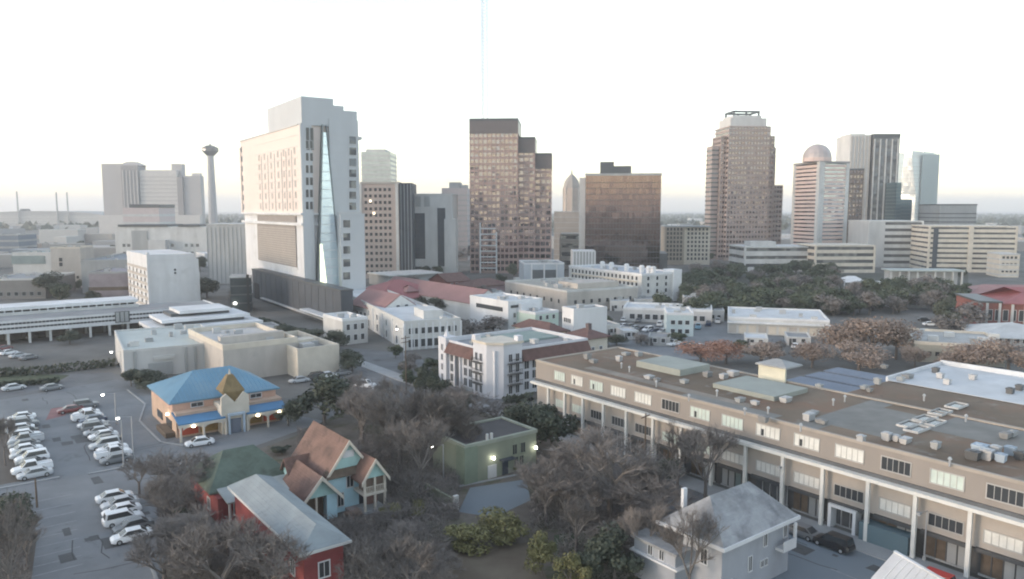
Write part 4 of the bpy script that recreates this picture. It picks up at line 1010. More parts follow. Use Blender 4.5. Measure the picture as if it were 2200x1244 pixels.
for (x, y) in ((4, 6), (9, 14), (16, 8), (20, 16)): MB().box(x, x + 2.4, y, y + 2, B.h + .06, B.h + 1.4).build('roof_unit', OFFW, B.root)
B = Bld('hall', 'grey hipped-roof hall at the right edge behind bare tan trees', 'hall', (2100, 740), top=722, r=2290, Lb=22, rot=-20)
B.wall(PALE); MB().hip(-1, B.La + 1, -1, 23, B.h, 3.2, 'x').build('roof', mat('pale_grey_metal', (.45, .46, .46), rough=.5), B.root); winrow(B, 'R', lin(2, B.La - 2, 8), [1], 1.4, 1.6, WHITE, GLASSD)

# fading city: countless small pale blocks to the horizon
pm = [(n, mat('far_block_%s' % n, cc, var=.06)) for n, cc in (('pale', (.44, .44, .43)), ('beige', (.40, .37, .34)), ('grey', (.28, .29, .30)), ('white', (.60, .60, .60)))]
fb = [(n, MB().box(-.5, .5, -.5, .5, 0, 1).mesh('far_building', m)) for n, m in pm]
for i in range(140):
    zone = R.random()
    if zone < .5: u = R.uniform(-60, 520); y = R.uniform(420, 1600)
    elif zone < .75: u = R.uniform(1180, 1720); y = R.uniform(650, 2400)
    else: u = R.uniform(520, 2260); y = R.uniform(720, 2600)
    hh = R.uniform(5, 14) if R.random() < .85 else R.uniform(14, 26)
    if y < 700: hh = min(hh, 9)
    n, me = R.choice(fb); wd = R.uniform(14, 48)
    o = inst('far_building', me, None, (XAT(u, y), y, 0), radians(R.uniform(-12, 40)), (wd, R.uniform(12, 30), hh))
    wh = ('below the stadium masts' if u < 210 else 'before the hazy hotel cluster' if u < 450 else 'behind the white hotel' if u < 780 else 'beyond the bronze tower' if u < 1190 else 'beyond the mirror office' if u < 1520 else 'beyond the taupe tower' if u < 1800 else 'beyond the cream offices')
    sz = ('wide ' if wd > 34 else '') + ('low ' if hh < 8 else 'tall ' if hh > 14 else '')
    dp = 'in the near haze' if y < 900 else 'in the far haze' if y < 1600 else 'close to the horizon'
    tag(o, 'small %s%s block %s, %s' % (sz, n, wh, dp), 'building', 'hazy blocks ' + wh)

# ================================================================== STREETS AND YARDS NEAR THE CAMERA
FL = Vector(G(2080, 1236))                    # a point on the ground line of the long building's facade
def fl(s, o, z=0):                            # s metres along the facade (away from the camera), o metres out into the street
    p = FL + gb * s - ga * o; return (p.x, p.y)
sheet('road', [fl(-60, 4.2), fl(160, 4.2), fl(160, 17), fl(-60, 17)], ASPH, .012, True)
m = MB()
for q in (fl(-60, 0), ): pass
A = [fl(-60, .2), fl(150, .2), fl(150, 4.0), fl(-60, 4.0)]
struct(MB().loft([(x, y, 0) for x, y in A], [(x, y, .13) for x, y in A]).build('pavement', WALK))
A = [fl(20, 17.2), fl(150, 17.2), fl(150, 19.4), fl(20, 19.4)]
struct(MB().loft([(x, y, 0) for x, y in A], [(x, y, .13) for x, y in A]).build('pavement', WALK))
sheet('parking_lot', [(-20, 1260), (330, 1260), (430, 1000), (700, 905), (330, 830), (250, 815), (-60, 870), (-260, 1100)], LOTM, .012)
sheet('road', [(-80, 812), (240, 800), (330, 830), (240, 868), (-80, 900)], ASPH, .008)
sheet('road', [(700, 905), (1000, 905), (1180, 905), (1090, 860), (880, 760), (730, 745), (740, 800)], ASPH, .008)
sheet('road', [(1150, 900), (1430, 1110), (1580, 1110), (1180, 868)], LOTM, .008)
sheet('parking_lot', [(1560, 1100), (1700, 1100), (2100, 1300), (1480, 1300)], mat('blue_grey_asphalt', (.15, .18, .205), c2=(.19, .22, .245), scale=.06), .016)
sheet('parking_lot', [(1300, 700), (1560, 690), (1700, 730), (1480, 775), (1310, 745)], LOTM, .008)
sheet('yard', [(330, 1300), (430, 1010), (640, 935), (760, 870), (1000, 868), (1170, 900), (1430, 1115), (1430, 1300)], YARD, .016)
sheet('parking_lot', [(985, 1100), (1010, 1048), (1130, 1030), (1140, 1075), (1060, 1112)], mat('blue_grey_asphalt', ()), .022)
sheet('lawn', [(880, 1035), (985, 1050), (975, 1105), (880, 1100)], GRASSM, .020)
sheet('yard', [(935, 1190), (1140, 1165), (1200, 1300), (900, 1300)], DIRT, .020)
sheet('lawn', [(1190, 1150), (1330, 1130), (1420, 1260), (1200, 1300)], GRASSM, .024)
sheet('lawn', [(-60, 800), (150, 806), (120, 822), (-60, 830)], GRASSM, .016)
sheet('lawn', [(-100, 905), (30, 900), (62, 1030), (-100, 1062)], mat('brown_verge', (.09, .075, .06), c2=(.13, .115, .10), scale=.2), .018)
sheet('lawn', [(-100, 1075), (55, 1060), (80, 1150), (60, 1300), (-100, 1300)], mat('brown_verge', ()), .018)
sheet('lawn', [(1480, 690), (2080, 640), (2080, 585), (1500, 590)], mat('park_floor', (.05, .055, .045), c2=(.09, .095, .08), scale=.05, rough=1), .006)
sheet('paving', [(98, 903), (140, 893), (150, 872), (110, 878)], REDPAVE, .02)
def strip(name, label_kind, pts, w, h, m):
    for (u0, v0), (u1, v1) in zip(pts[:-1], pts[1:]):
        p = Vector(G(u0, v0)); q = Vector(G(u1, v1)); d = (q - p).normalized() * w / 2; n = Vector((d.y, -d.x))
        A = [p - n, q - n, q + n, p + n]
        struct(MB().loft([(a.x, a.y, 0) for a in A], [(a.x, a.y, h) for a in A]).build(name, m))
strip('kerb', '', [(-40, 1058), (128, 1026)], .5, .16, WALK)
strip('kerb', '', [(190, 1019), (276, 1003)], .5, .16, WALK)
strip('kerb', '', [(275, 838), (312, 868), (300, 905), (345, 950), (395, 958)], .35, .15, WALK)
strip('kerb', '', [(340, 1255), (292, 1130)], .35, .15, WALK)
strip('kerb', '', [(985, 1046), (1155, 1012)], .4, .15, WALK)
rg_ = random.Random(31)
PATCHM = mat('asphalt_patch', (.085, .088, .09), var=.2, scale=.5); TAR = mat('tar_seal', (.05, .05, .052), var=.1)
for (u0, u1, v0, v1, n) in ((90, 300, 880, 1240, 16), (-40, 260, 830, 880, 5), (1600, 1950, 1120, 1240, 8), (760, 1000, 770, 860, 6)):
    for i in range(n):
        p = Vector(G(rg_.uniform(u0, u1), rg_.uniform(v0, v1))); w, h_ = rg_.uniform(.5, 2.4), rg_.uniform(.5, 3.5)
        P = [p, p + ga * w, p + ga * (w + rg_.uniform(-.2, .2)) + gb * h_, p + gb * (h_ + rg_.uniform(-.2, .2))]
        sheet('asphalt_patch', [(q.x, q.y) for q in P], PATCHM, .0185 + .0006 * (i % 9), True)
    for i in range(n):
        p = Vector(G(rg_.uniform(u0, u1), rg_.uniform(v0, v1))); dr = (ga if i % 2 else gb) + Vector((rg_.uniform(-.2, .2), rg_.uniform(-.2, .2)))
        q = p
        for k in range(rg_.randrange(2, 6)):
            q2 = q + dr * rg_.uniform(1.5, 3) + Vector((rg_.uniform(-.5, .5), rg_.uniform(-.5, .5)))
            street('tar_seam', (q.x, q.y), (q2.x, q2.y), .12, TAR, .0252 + .0004 * k); q = q2
# stall lines of the lower left lot
for i in range(9):
    v = 1080 + i * 20
    p = Vector(along(66, v, 0)); q = p + ga * 5.0; w = gb * .06
    struct(MB().add([(*(p - w), .017), (*(q - w), .017), (*(q + w), .017), (*(p + w), .017)], [(0, 1, 2, 3)]).build('stall_line', LINEP))
for i in range(16):
    p = Vector(fl(-20 + i * 9, 10.6)); q = p + gb * 3; w = ga * .07
    struct(MB().add([(*(p + w), .017), (*(q + w), .017), (*(q - w), .017), (*(p - w), .017)], [(0, 1, 2, 3)]).build('lane_mark', LINEP))

# ================================================================== LONG BUILDING ON THE RIGHT
t = radians(GRID)
LB0 = FL - gb * 40                          # near end (outside the frame)
c_far = Vector((FL.x, FL.y)); Ltot = 40 + LEN((FL.x, FL.y), (gb.x, gb.y), 1151, 6)
zr = ZAT(FL.y, 1011)                          # parapet height, measured over the reference pillar
zl = ZAT(FL.y - ga.y * 1.6, 1092)
B = Bld.__new__(Bld); B.wins = {}
B.a = (ga.x, ga.y); B.b = (gb.x, gb.y); B.c = (LB0.x, LB0.y); B.h = zr; B.Lb = Ltot; B.La = round((Vector(G(1345, 749, zr)) - LB0).dot(ga), 2)
DP = B.La
B.root = thing('long_building', 'long tan two-storey commercial building with a huge brown flat roof and white ledge', 'commercial building', (LB0.x, LB0.y, 0), t)
LBW = mat('warm_grey_brick', (.285, .255, .228), var=.09, scale=.25, streak=.4); LBW2 = mat('lower_plaster', (.40, .36, .32), var=.1, scale=.3, streak=.4)
LEDGE = mat('ledge_white', (.66, .655, .62), var=.1, scale=.4)
zs_ = 3.3
MB().box(0, DP, 0, Ltot, zl, zr - .25).build('upper_wall', LBW, B.root)
MB().box(.35, DP, 0, Ltot, zs_, zl - .001).build('lower_wall', LBW2, B.root)
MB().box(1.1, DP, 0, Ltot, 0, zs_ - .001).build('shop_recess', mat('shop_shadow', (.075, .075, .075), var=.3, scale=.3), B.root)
MB().box(-1.25, -.002, -.1, Ltot + .1, zl - .42, zl).build('ledge', LEDGE, B.root)
MB().box(-.28, -.003, 0, Ltot, zl + .002, zl + .42).build('ledge_flashing', DGREY, B.root)
MB().box(.4, DP - .4, .4, Ltot - .4, zr - .249, zr - .12).build('roof', ROOFB, B.root)
par = MB(); par.box(-.12, .35, 0, Ltot, zr - .25, zr + .12); par.box(.35, DP, Ltot - .35, Ltot + .1, zr - .25, zr + .1); par.box(DP - .4, DP + .1, 0, Ltot - .36, zr - .25, zr + .1)
par.build('parapet', mat('tan_coping', (.37, .33, .285), var=.1), B.root)
PIT = (Ltot - 40) / 13.0
ref = 40
me_p = MB().box(-.95, -.55, -.22, .22, 0, zl - .43).mesh('pillar', LEDGE)
ys_ = []
for uu in (2080, 1963, 1862, 1765, 1680, 1600, 1528, 1462, 1402, 1345, 1296, 1252, 1213, 1178):
    ys_.append(LEN((LB0.x - ga.x * .75, LB0.y - ga.y * .75), (gb.x, gb.y), uu, 3))
ys_ = [ys_[0] - (ys_[1] - ys_[0]) * k for k in (3, 2, 1)] + ys_
for k, y in enumerate(ys_):
    inst('pillar', me_p, B.root, (0, y, 0))
rw = random.Random(3)
frm = mat('window_frame_grey', (.42, .41, .39), var=.08)
wk = {}
def bay_window(ym, z, w, h, gm, x, fm):
    k = (round(w, 1), h, gm.name, fm.name)
    if k not in wk: wk[k] = win_mesh(k[0], h, fm, gm, 4, 'window')
    o = inst('window', wk[k][0], B.root, (x, ym, z), -pi / 2); inst('pane', wk[k][1], o)
    # blind slats and dark open lights
    return o
for k in range(len(ys_) - 1):
    ya, yb = ys_[k], ys_[k + 1]; ym = (ya + yb) / 2; w = abs(yb - ya) * .60
    g = [BLIND, BLIND, BLINDG, BLIND, GLASSD, BLIND, BLINDG][rw.randrange(7)]
    bay_window(ym, zl + 1.25, w, 1.5, g, 0, frm)
    if g is not GLASSD and rw.random() < .5:
        MB().box(-.055, -.031, ym + w * .18, ym + w * .32, zl + 1.3, zl + 2.2).build('open_light', GLASSD, B.root)
    g = [BLIND, GLASSD, BLINDG, GLASSG, BLIND, BLINDG][rw.randrange(6)]
    bay_window(ym, zs_ + .9, w * 1.05, 1.35, g, .35, frm)
    MB().box(-.1, .34, ya + .4, yb - .4, zs_ - .3, zs_ + .12).build('lintel', DSTEEL, B.root)
    # shop front
    n = 4; wq = (yb - ya - 1.2) / n
    st = rw.randrange(4)
    for q in range(n):
        y0 = ya + .6 + q * wq
        gm = GLASSG if st < 2 else [BROWNW, GLASSD, mat('teal_shutter', (.12, .17, .18)), GREYC][(q // 2 + st) % 4]
        MB().box(1.0, 1.09, y0 + .08, y0 + wq - .08, .25, zs_ - .35).build('shop_window', gm, B.root)
        MB().box(.93, 1.08, y0 - .06, y0 + .06, 0, zs_).build('shop_mullion', STEEL if st < 2 else DSTEEL, B.root)
    MB().box(.9, 1.08, ya + .5, yb - .5, .02, .24).build('stall_riser', GREYC, B.root)
# entrance portal and street bits under the ledge
yE = LEN((LB0.x, LB0.y), (gb.x, gb.y), 1812, 2)
m = MB(); m.box(-.5, .95, yE - 1.8, yE - 1.4, 0, 3.15); m.box(-.5, .95, yE + 1.4, yE + 1.8, 0, 3.15); m.box(-.5, .95, yE - 1.4, yE + 1.4, 2.8, 3.15); m.build('portal', WHITE, B.root)
yE = LEN((LB0.x, LB0.y), (gb.x, gb.y), 1905, 2)
MB().box(-.9, .9, yE - 2.9, yE + 2.9, .1, 2.3).build('awning_screen', mat('slate_blue_screen', (.11, .165, .19), var=.08), B.root)
# roof furniture
rr = random.Random(11)
def roof_xy(u, v):   # roof pixel -> local
    p = Vector(G(u, v, zr)) - LB0
    return p.dot(ga), p.dot(gb)
def unit(u, v, w, d, h, m=STEEL, name='roof_unit'):
    x, y = roof_xy(u, v)
    q = MB(); q.box(x - w / 2, x + w / 2, y - d / 2, y + d / 2, zr + .05, zr + .05 + h * .75); q.box(x - w / 2 - .06, x + w / 2 + .06, y - d / 2 - .06, y + d / 2 + .06, zr + .05 + h * .75, zr + .05 + h)
    q.cyl(x, y, zr + .05 + h, zr + .15 + h, min(w, d) * .36, None, 8)
    q.box(x - w / 2 + .1, x + w / 2 - .1, y - d / 2 + .1, y + d / 2 - .1, zr - .12, zr + .049)
    return q.build(name, m, B.root)
for (u, v) in ((1262, 770), (1275, 778), (1345, 762), (1330, 775), (1372, 764), (1395, 812), (1412, 818), (1470, 822), (1520, 808), (1555, 812), (1590, 862), (1622, 868), (1738, 902), (1765, 908), (1745, 890), (1858, 834), (1885, 824), (1868, 840), (1935, 818), (1950, 812), (1760, 832), (1575, 806), (1905, 944), (1925, 946), (1945, 950), (1850, 948), (2160, 940), (2175, 936), (2010, 962), (1640, 905), (1688, 862), (1900, 790)):
    unit(u, v, rr.uniform(.7, 1.7), rr.uniform(.6, 1.4), rr.uniform(.35, .9), [STEEL, GREYC, GREYC, mat('dull_unit', (.24, .24, .235), var=.2, scale=1)][rr.randrange(4)])
for (u, v) in ((2090, 985), (2105, 975), (2120, 985), (2138, 978), (2150, 990), (2170, 975), (2190, 985)):
    unit(u, v, rr.uniform(.8, 2.0), rr.uniform(.8, 1.4), rr.uniform(.5, 1.1), [mat('blue_grey_steel', (.36, .43, .50)), DSTEEL, STEEL][rr.randrange(3)])
for u, v in ((1335, 790), (1352, 798), (1410, 830), (1540, 850), (1650, 888), (1720, 925), (1815, 862), (1790, 870), (2040, 1000), (1985, 860), (2075, 905), (1480, 860), (1600, 890)):
    x, y = roof_xy(u, v); q = MB(); q.cyl(x, y, zr - .12, zr + .7, .12, .12, 6); q.cyl(x, y, zr + .7, zr + .95, .25, .12, 6); q.build('vent_pipe', STEEL, B.root)
def roof_slab(name, pts, h, m, z0=0):
    P = [roof_xy(u, v) for u, v in pts]
    MB().prism(P if True else P[::-1], zr - .119 + z0, zr - .119 + z0 + h).build(name, m, B.root)
def roof_rect(name, cu, cv, w, d, h, m, z0=0):
    x, y = roof_xy(cu, cv)
    return MB().box(max(.7, x - w / 2), min(DP - .7, x + w / 2), y - d / 2, min(Ltot - .6, y + d / 2), zr - .119 + z0, zr - .119 + z0 + h).build(name, m, B.root), x, y
roof_rect('raised_roof', 1445, 790, 8, 10, 1.1, ROOFP)
roof_rect('raised_roof', 1632, 836, 9, 11, .7, ROOFP)
roof_rect('roof_patch', 1900, 905, 14, 8, .03, mat('grey_patch', (.19, .185, .17), var=.2))
roof_rect('roof_patch', 1560, 870, 3.5, 16, .03, mat('grey_patch', ())); roof_rect('roof_patch', 2130, 930, 9, 12, .03, mat('grey_patch', ()))
o, x, y = roof_rect('penthouse', 1672, 812, 4, 5.0, 2.3, mat('cream_penthouse', (.64, .62, .50)))
MB().hip(x - 2.4, x + 2.4, y - 2.9, y + 2.9, zr + 2.45, .8, 'y').build('penthouse_roof', GREYC, B.root)
roof_rect('roof_patch', 1800, 893, 30, 3.2, .026, mat('grey_patch', ())); roof_rect('roof_patch', 1690, 912, 2.6, 40, .022, mat('tan_patch', (.235, .205, .17), var=.25, scale=.3)); roof_rect('roof_patch', 1420, 825, 2.2, 34, .022, mat('tan_patch', ()))
# skylight wells
for (u, v) in ((1955, 912), (1988, 900), (2020, 886), (2055, 872), (1970, 922), (2005, 908)):
    x, y = roof_xy(u, v)
    q = MB(); q.box(x - 1.7, x + 1.7, y - .95, y - .85, zr - .1, zr + .2); q.box(x - 1.7, x + 1.7, y + .85, y + .95, zr - .1, zr + .2); q.box(x - 1.8, x - 1.7, y - .95, y + .95, zr - .1, zr + .2); q.box(x + 1.7, x + 1.8, y - .95, y + .95, zr - .1, zr + .2)
    sk = q.build('skylight', PALE, B.root); MB().box(x - 1.7, x + 1.7, y - .85, y + .85, zr - .1, zr + .02).build('pane', GLASSD, sk)
# rear wing with white membrane
xw, yw = roof_xy(1880, 838); xe, ye = roof_xy(2022, 782)
xq = roof_xy(2085, 848)[0]
MB().box(DP + .12, xe, 0, ye, 0, zr - .3).build('rear_wing', LBW, B.root)
MB().box(DP + .13, xq - .02, .4, ye - .3, zr - .299, zr - .2).build('rear_roof', ROOFB, B.root)
MB().box(xq, xe - .4, .4, ye - .3, zr - .118, zr - .04).build('white_roof', ROOFW, B.root)
q = MB(); q.box(xe - .38, xe + .02, 0, ye, zr - .3, zr + .75); q.box(xq, xe - .39, ye - .3, ye + .05, zr - .3, zr + .55); q.build('rear_parapet', WHITE, B.root)
for (u, v) in ((2020, 812), (2035, 825), (2090, 815), (2170, 845), (2190, 838), (2010, 800)): unit(u, v, 1.0, .9, .8, DSTEEL if rr.random() < .5 else STEEL)
# lower carports behind the main roof
C2 = thing('carport', 'blue-grey low carport roofs behind the long brown roof', 'carport', (*G(1700, 826, 5), 0), t)
for i in range(3):
    MB().box(4 + i * 7.5, 10 + i * 7.5, -26, 4, 4.2, 4.6).build('canopy_roof', mat('slate_canopy', (.17, .20, .25), var=.1), C2)
    for y in (-25, -12, 3): MB().box(6.8 + i * 7.5, 7.2 + i * 7.5, y - .15, y + .15, 0, 4.19).build('post', STEEL, C2)

# ================================================================== WHITE MISSION-STYLE APARTMENTS
B = Bld('mission_apartments', 'white mission-style apartment block with dark red tile skirts and a square corner tower', 'apartment building', (1063, 858), l=950, r=1262, top=766)
MIS = mat('mission_white', (.58, .59, .62), var=.08, scale=.3, streak=.3); hM = B.h
B.wall(MIS); B.flat_roof(ROOFG, MIS, ph=1.1)
MB().box(9, B.La - 1, 9, B.Lb - 1, hM + .07, hM + .5).build('green_roof_edge', mat('green_roof_felt', (.22, .28, .26)), B.root)
tw = 6.5
MB().prism([(-1.0, 1.6), (1.6, -1.0), (tw, -1.0), (tw, tw), (-1.0, tw)], 0, hM + 2.4).build('corner_tower', MIS, B.root)
MB().prism([(-1.3, 1.4), (1.4, -1.3), (tw + .3, -1.3), (tw + .3, tw + .3), (-1.3, tw + .3)], hM + 2.401, hM + 2.9).build('tower_cornice', CREAM, B.root)
for x, y in ((-.6, tw - .6), (tw - .6, -.6)): MB().box(x - .7, x + .7, y - .7, y + .7, hM + 2.901, hM + 4.0).build('finial', MIS, B.root)
m = MB(); m.loft([(tw + .4, -1.5, hM - 1.7), (tw + .4, -.06, hM - 1.7), (tw + .4, -.06, hM + .6)], [(B.La, -1.5, hM - 1.7), (B.La, -.06, hM - 1.7), (B.La, -.06, hM + .6)]); m.build('tile_skirt', REDBR, B.root)
m = MB(); m.loft([(-1.5, tw + .4, hM - 1.7), (-.06, tw + .4, hM - 1.7), (-.06, tw + .4, hM + .6)], [(-1.5, B.Lb - 3, hM - 1.7), (-.06, B.Lb - 3, hM - 1.7), (-.06, B.Lb - 3, hM + .6)]); m.build('tile_skirt', REDBR, B.root)
MB().box(-.8, 2.4, B.Lb - 2.9, B.Lb + .3, 0, hM + 1.6).build('end_tower', MIS, B.root); MB().cyl(.6, B.Lb - 1.2, hM + 1.61, hM + 3.4, .8, .1, 6).build('finial', MIS, B.root)
nz = 4; fz = hM / nz
for k in range(nz):
    z = k * fz + .9
    for y in (9.0, 11.0, 16.5, 18.5, 20.5): 
        if y < B.Lb - 3: B.win('L', y, z, 1.2, 1.75, MIS, GLASSD)
    for x in [8.6, 10.8, 14.2, 16.4, 20, 22.4, 26, 28.4]:
        if x < B.La - 1: B.win('R', x, z, 1.2, 1.75, MIS, GLASSD)
    B.win('L', 3.6, z, .9, 1.6, MIS, GLASSD, off=-1.0); B.win('L', 5.3, z, .9, 1.6, MIS, GLASSD, off=-1.0)
    B.win('R', 3.4, z, .9, 1.6, MIS, GLASSD, off=-1.0); B.win('R', 5.3, z, .9, 1.6, MIS, GLASSD, off=-1.0)
    B.win('L', B.Lb - 1.3, z, .7, 1.4, MIS, GLASSD, off=-.8)
    if k:
        MB().box(-2.0, -1.02, 2.9, 6.1, z - .45, z - .3).build('balcony', DSTEEL, B.root)
        MB().box(2.6, 6.1, -2.0, -1.02, z - .45, z - .3).build('balcony', DSTEEL, B.root)
        rl = MB()
        for yy in lin(2.9, 6.1, 8): rl.box(-2.0, -1.94, yy - .03, yy + .03, z - .3, z + .6)
        rl.box(-2.02, -1.93, 2.9, 6.1, z + .6, z + .68); rl.build('balcony_rail', DSTEEL, B.root)
        rl = MB()
        for yy in lin(2.6, 6.1, 8): rl.box(yy - .03, yy + .03, -2.0, -1.94, z - .3, z + .6)
        rl.box(2.6, 6.1, -2.02, -1.93, z + .6, z + .68); rl.build('balcony_rail', DSTEEL, B.root)
MB().box(-.12, 0, 13.1, 14.6, .3, hM - 2.2).build('entrance_slot', DARK, B.root)
for y in (12.7, 14.9): MB().box(-.5, 0, y - .22, y + .22, 0, hM - 2).build('pilaster', MIS, B.root)
MB().box(-.1, 0, 7.2, B.Lb - 3, 0, .7).build('plinth', GREYC, B.root)
B = Bld('pavilion', 'small white pavilion with a dark hipped roof and chimney behind the mission apartments', 'building', (1262, 768), l=1205, r=1296, top=729, Lb=9, La=7.5)
B.wall(CREAM); MB().hip(-.9, B.La + .9, -.9, B.Lb + .9, B.h + .25, 1.9, 'y').build('roof', REDBR, B.root)
MB().box(B.La * .5 - .6, B.La * .5 + .6, 3, 4.2, B.h + .8, B.h + 3.6).build('chimney', mat('dark_chimney', (.12, .09, .09)), B.root); B.win('R', 2, 1.2, 1, 1.4, WHITE, GLASSD); B.win('R', 5, 1.2, 1, 1.4, WHITE, GLASSD); B.win('L', 3, 1.2, 1, 1.4, WHITE, GLASSD)
B = Bld('shop_house', 'cream building with a dark red tile roof left of the blank white party wall', 'building', (1180, 752), l=1120, r=1215, top=716, Lb=16)
B.wall(CREAM); MB().hip(-.8, B.La + .8, -.8, B.Lb + .8, B.h + .25, 2.2, 'y').build('roof', REDBR, B.root); winrow(B, 'R', lin(.8, B.La - .8, 3), [1.2], 1, 1.5, WHITE, GLASSD); winrow(B, 'L', lin(1, B.Lb - 1, 5), [1.2], 1, 1.5, WHITE, GLASSD)

# ================================================================== BLUE-ROOFED RESTAURANT
B = Bld('restaurant', 'peach restaurant with a blue hipped metal roof, brown cupola and lit arcade', 'restaurant', (380, 942), l=326, r=606, h=4.4)
W, D = B.La, B.Lb
B.wall(ORANGE)
zr2 = ZAT(B.c[1] + B.b[1] * D * .55 + B.a[1] * 4, 799)
rh = max(3.0, zr2 - B.h - .3)
me = MB().hip(-.6, W * 1.02, 1.9, D + .6, B.h + 1.5, rh - 1.2, 'x', inset=6.5); roofo = me.build('roof', BLUE1, B.root)
# standing seams on the roof are ribs of real metal
y0, y1 = 1.9, D + .6; ym = (y0 + y1) / 2; zr0 = B.h + 1.5
se = MB()
for i in range(1, 26):
    x = -.6 + i * (W * 1.02 + .6) / 26
    k = min(1, (x + .6) / 6.5, (W * 1.02 - x) / 6.5)
    se.tube((x, y0 + .05, zr0 + .03), (x, y0 + (ym - y0) * k, zr0 + (rh - 1.2) * k + .03), .05, n=4)
for i in range(1, 20):
    y = y0 + i * (y1 - y0) / 20; k = 1 - abs(y - ym) / (ym - y0)
    se.tube((-.55, y, zr0 + .03), (-.6 + 6.5 * k, y, zr0 + (rh - 1.2) * k + .03), .05, n=4)
se.build('seams', mat('blue_seam', (.13, .29, .44), rough=.45), roofo)
MB().box(.01, W * .98, 2.2, D, B.h + .001, B.h + 1.25).build('clerestory_wall', mat('salmon_wall', (.55, .36, .28)), B.root)
for p in (.22, .78): B.win('R', W * p, B.h + .25, 2.0, .7, WHITE, GLASSD, off=2.18)
# porch
MB().loft([(-.3, -3.0, 3.0), (-.3, 1.9, 4.1), (-.3, 1.9, 4.3), (-.3, -3.0, 3.2)], [(W * .40, -3.0, 3.0), (W * .40, 1.9, 4.1), (W * .40, 1.9, 4.3), (W * .40, -3.0, 3.2)]).build('porch_roof', mat('deep_blue_roof', (.07, .20, .36), rough=.5, var=.15), B.root)
MB().loft([(W * .60, -3.0, 3.0), (W * .60, 1.9, 4.1), (W * .60, 1.9, 4.3), (W * .60, -3.0, 3.2)], [(W * 1.0, -3.0, 3.0), (W * 1.0, 1.9, 4.1), (W * 1.0, 1.9, 4.3), (W * 1.0, -3.0, 3.2)]).build('porch_roof', mat('deep_blue_roof', ()), B.root)
MB().box(-.35, W * .40, -3.1, -2.9, 2.55, 2.98).build('porch_beam', CREAM, B.root); MB().box(W * .60, W * 1.0, -3.1, -2.9, 2.55, 2.98).build('porch_beam', CREAM, B.root)
me = MB().box(-.16, .16, -3.15, -2.85, 0, 2.54).mesh('post', CREAM)
for p in (0, .2, .40, .60, .8, 1.0): inst('post', me, B.root, (W * p, 0, 0))
for a_, b_ in ((.02, .19), (.21, .38), (.62, .79), (.81, .98)):
    MB().box(W * a_, W * b_, -.14, -.002, .4, 2.6).build('front_panel', REDPANEL if a_ in (.02, .81) else mat('gold_panel', (.30, .19, .07), var=.25, scale=1), B.root)
    ar = MB(); n = 7; w = W * (b_ - a_)
    for i in range(n):
        x0 = W * a_ + w * i / n; x1 = W * a_ + w * (i + 1) / n
        f = lambda x: 2.0 + .5 * sqrt(max(0, 1 - ((x - W * (a_ + b_) / 2) / (w / 2)) ** 2))
        ar.loft([(x0, -3.05, f(x0)), (x0, -2.95, f(x0)), (x0, -2.95, 2.55), (x0, -3.05, 2.55)], [(x1, -3.05, f(x1)), (x1, -2.95, f(x1)), (x1, -2.95, 2.55), (x1, -3.05, 2.55)])
    ar.build('arch', CREAM, B.root)
# entrance gable
gx0, gx1 = W * .37, W * .63
MB().box(gx0, gx1, -2.6, 2.1, 0, 5.2).build('entrance_wall', CREAM, B.root)
q = MB(); y0, y1 = -2.7, -2.2; xm = (gx0 + gx1) / 2
for (xa, xb, xp) in ((gx0, xm, gx0 + .9), (xm, gx1, gx1 - .9)):
    q.loft([(xa, y0, 5.201), (xb, y0, 5.201), (xb, y0, 5.5 if xb == xm else 6.6), (xp, y0, 7.3), (xa, y0, 6.6 if xa == gx0 else 5.5)], [(xa, y1, 5.201), (xb, y1, 5.201), (xb, y1, 5.5 if xb == xm else 6.6), (xp, y1, 7.3), (xa, y1, 6.6 if xa == gx0 else 5.5)])
q.build('gable_parapet', CREAM, B.root)
q = MB(); cw = 2.0
q.loft([(xm - .3, -1.9, 5.3), (xm + .3, -1.9, 5.3), (xm + .3, -1.3, 5.3), (xm - .3, -1.3, 5.3)], [(xm - cw, -1.95, 7.4), (xm + cw, -1.95, 7.4), (xm + cw, 2, 7.4), (xm - cw, 2, 7.4)])
q.loft([(xm - cw, -1.95, 7.41), (xm + cw, -1.95, 7.41), (xm + cw, 2, 7.41), (xm - cw, 2, 7.41)], [(xm - .5, -.4, 10.2), (xm + .5, -.4, 10.2), (xm + .5, .6, 10.2), (xm - .5, .6, 10.2)])
q.build('cupola_roof', OLIVEB, B.root)
MB().cyl(xm, .1, 10.21, 11.2, .25, .05, 6).build('finial', CREAM, B.root)
MB().box(xm - 1.5, xm + 1.5, -3.3, -2.71, 3.3, 3.7).build('portico_roof', mat('pale_blue_trim', (.42, .50, .58)), B.root)
for x in (xm - 1.3, xm + 1.3): MB().box(x - .15, x + .15, -3.3, -2.75, 0, 3.29).build('portico_post', mat('pale_blue_trim', ()), B.root)
MB().box(xm - .9, xm + .9, -2.74, -2.605, 0, 2.6).build('door', mat('slate_door', (.16, .18, .22)), B.root)
MB().box(-.12, 0, 3, 7, 1, 2.4).build('side_window', GLASSD, B.root); MB().box(-.12, 0, 10, 14, 1, 2.4).build('side_window', GLASSD, B.root)
MB().box(-1.6, -.01, 1, 8, 0, .9).build('planter', BROWNW, B.root)
for p in (.11, .70, .91):
    MB().cyl(W * p, -3.2, 2.45, 2.75, .28, .2, 8).build('porch_light', WARMG, B.root)
MB().cyl(-.25, D * .28, 3.1, 3.4, .28, .2, 8).build('wall_light', WARMG, B.root)

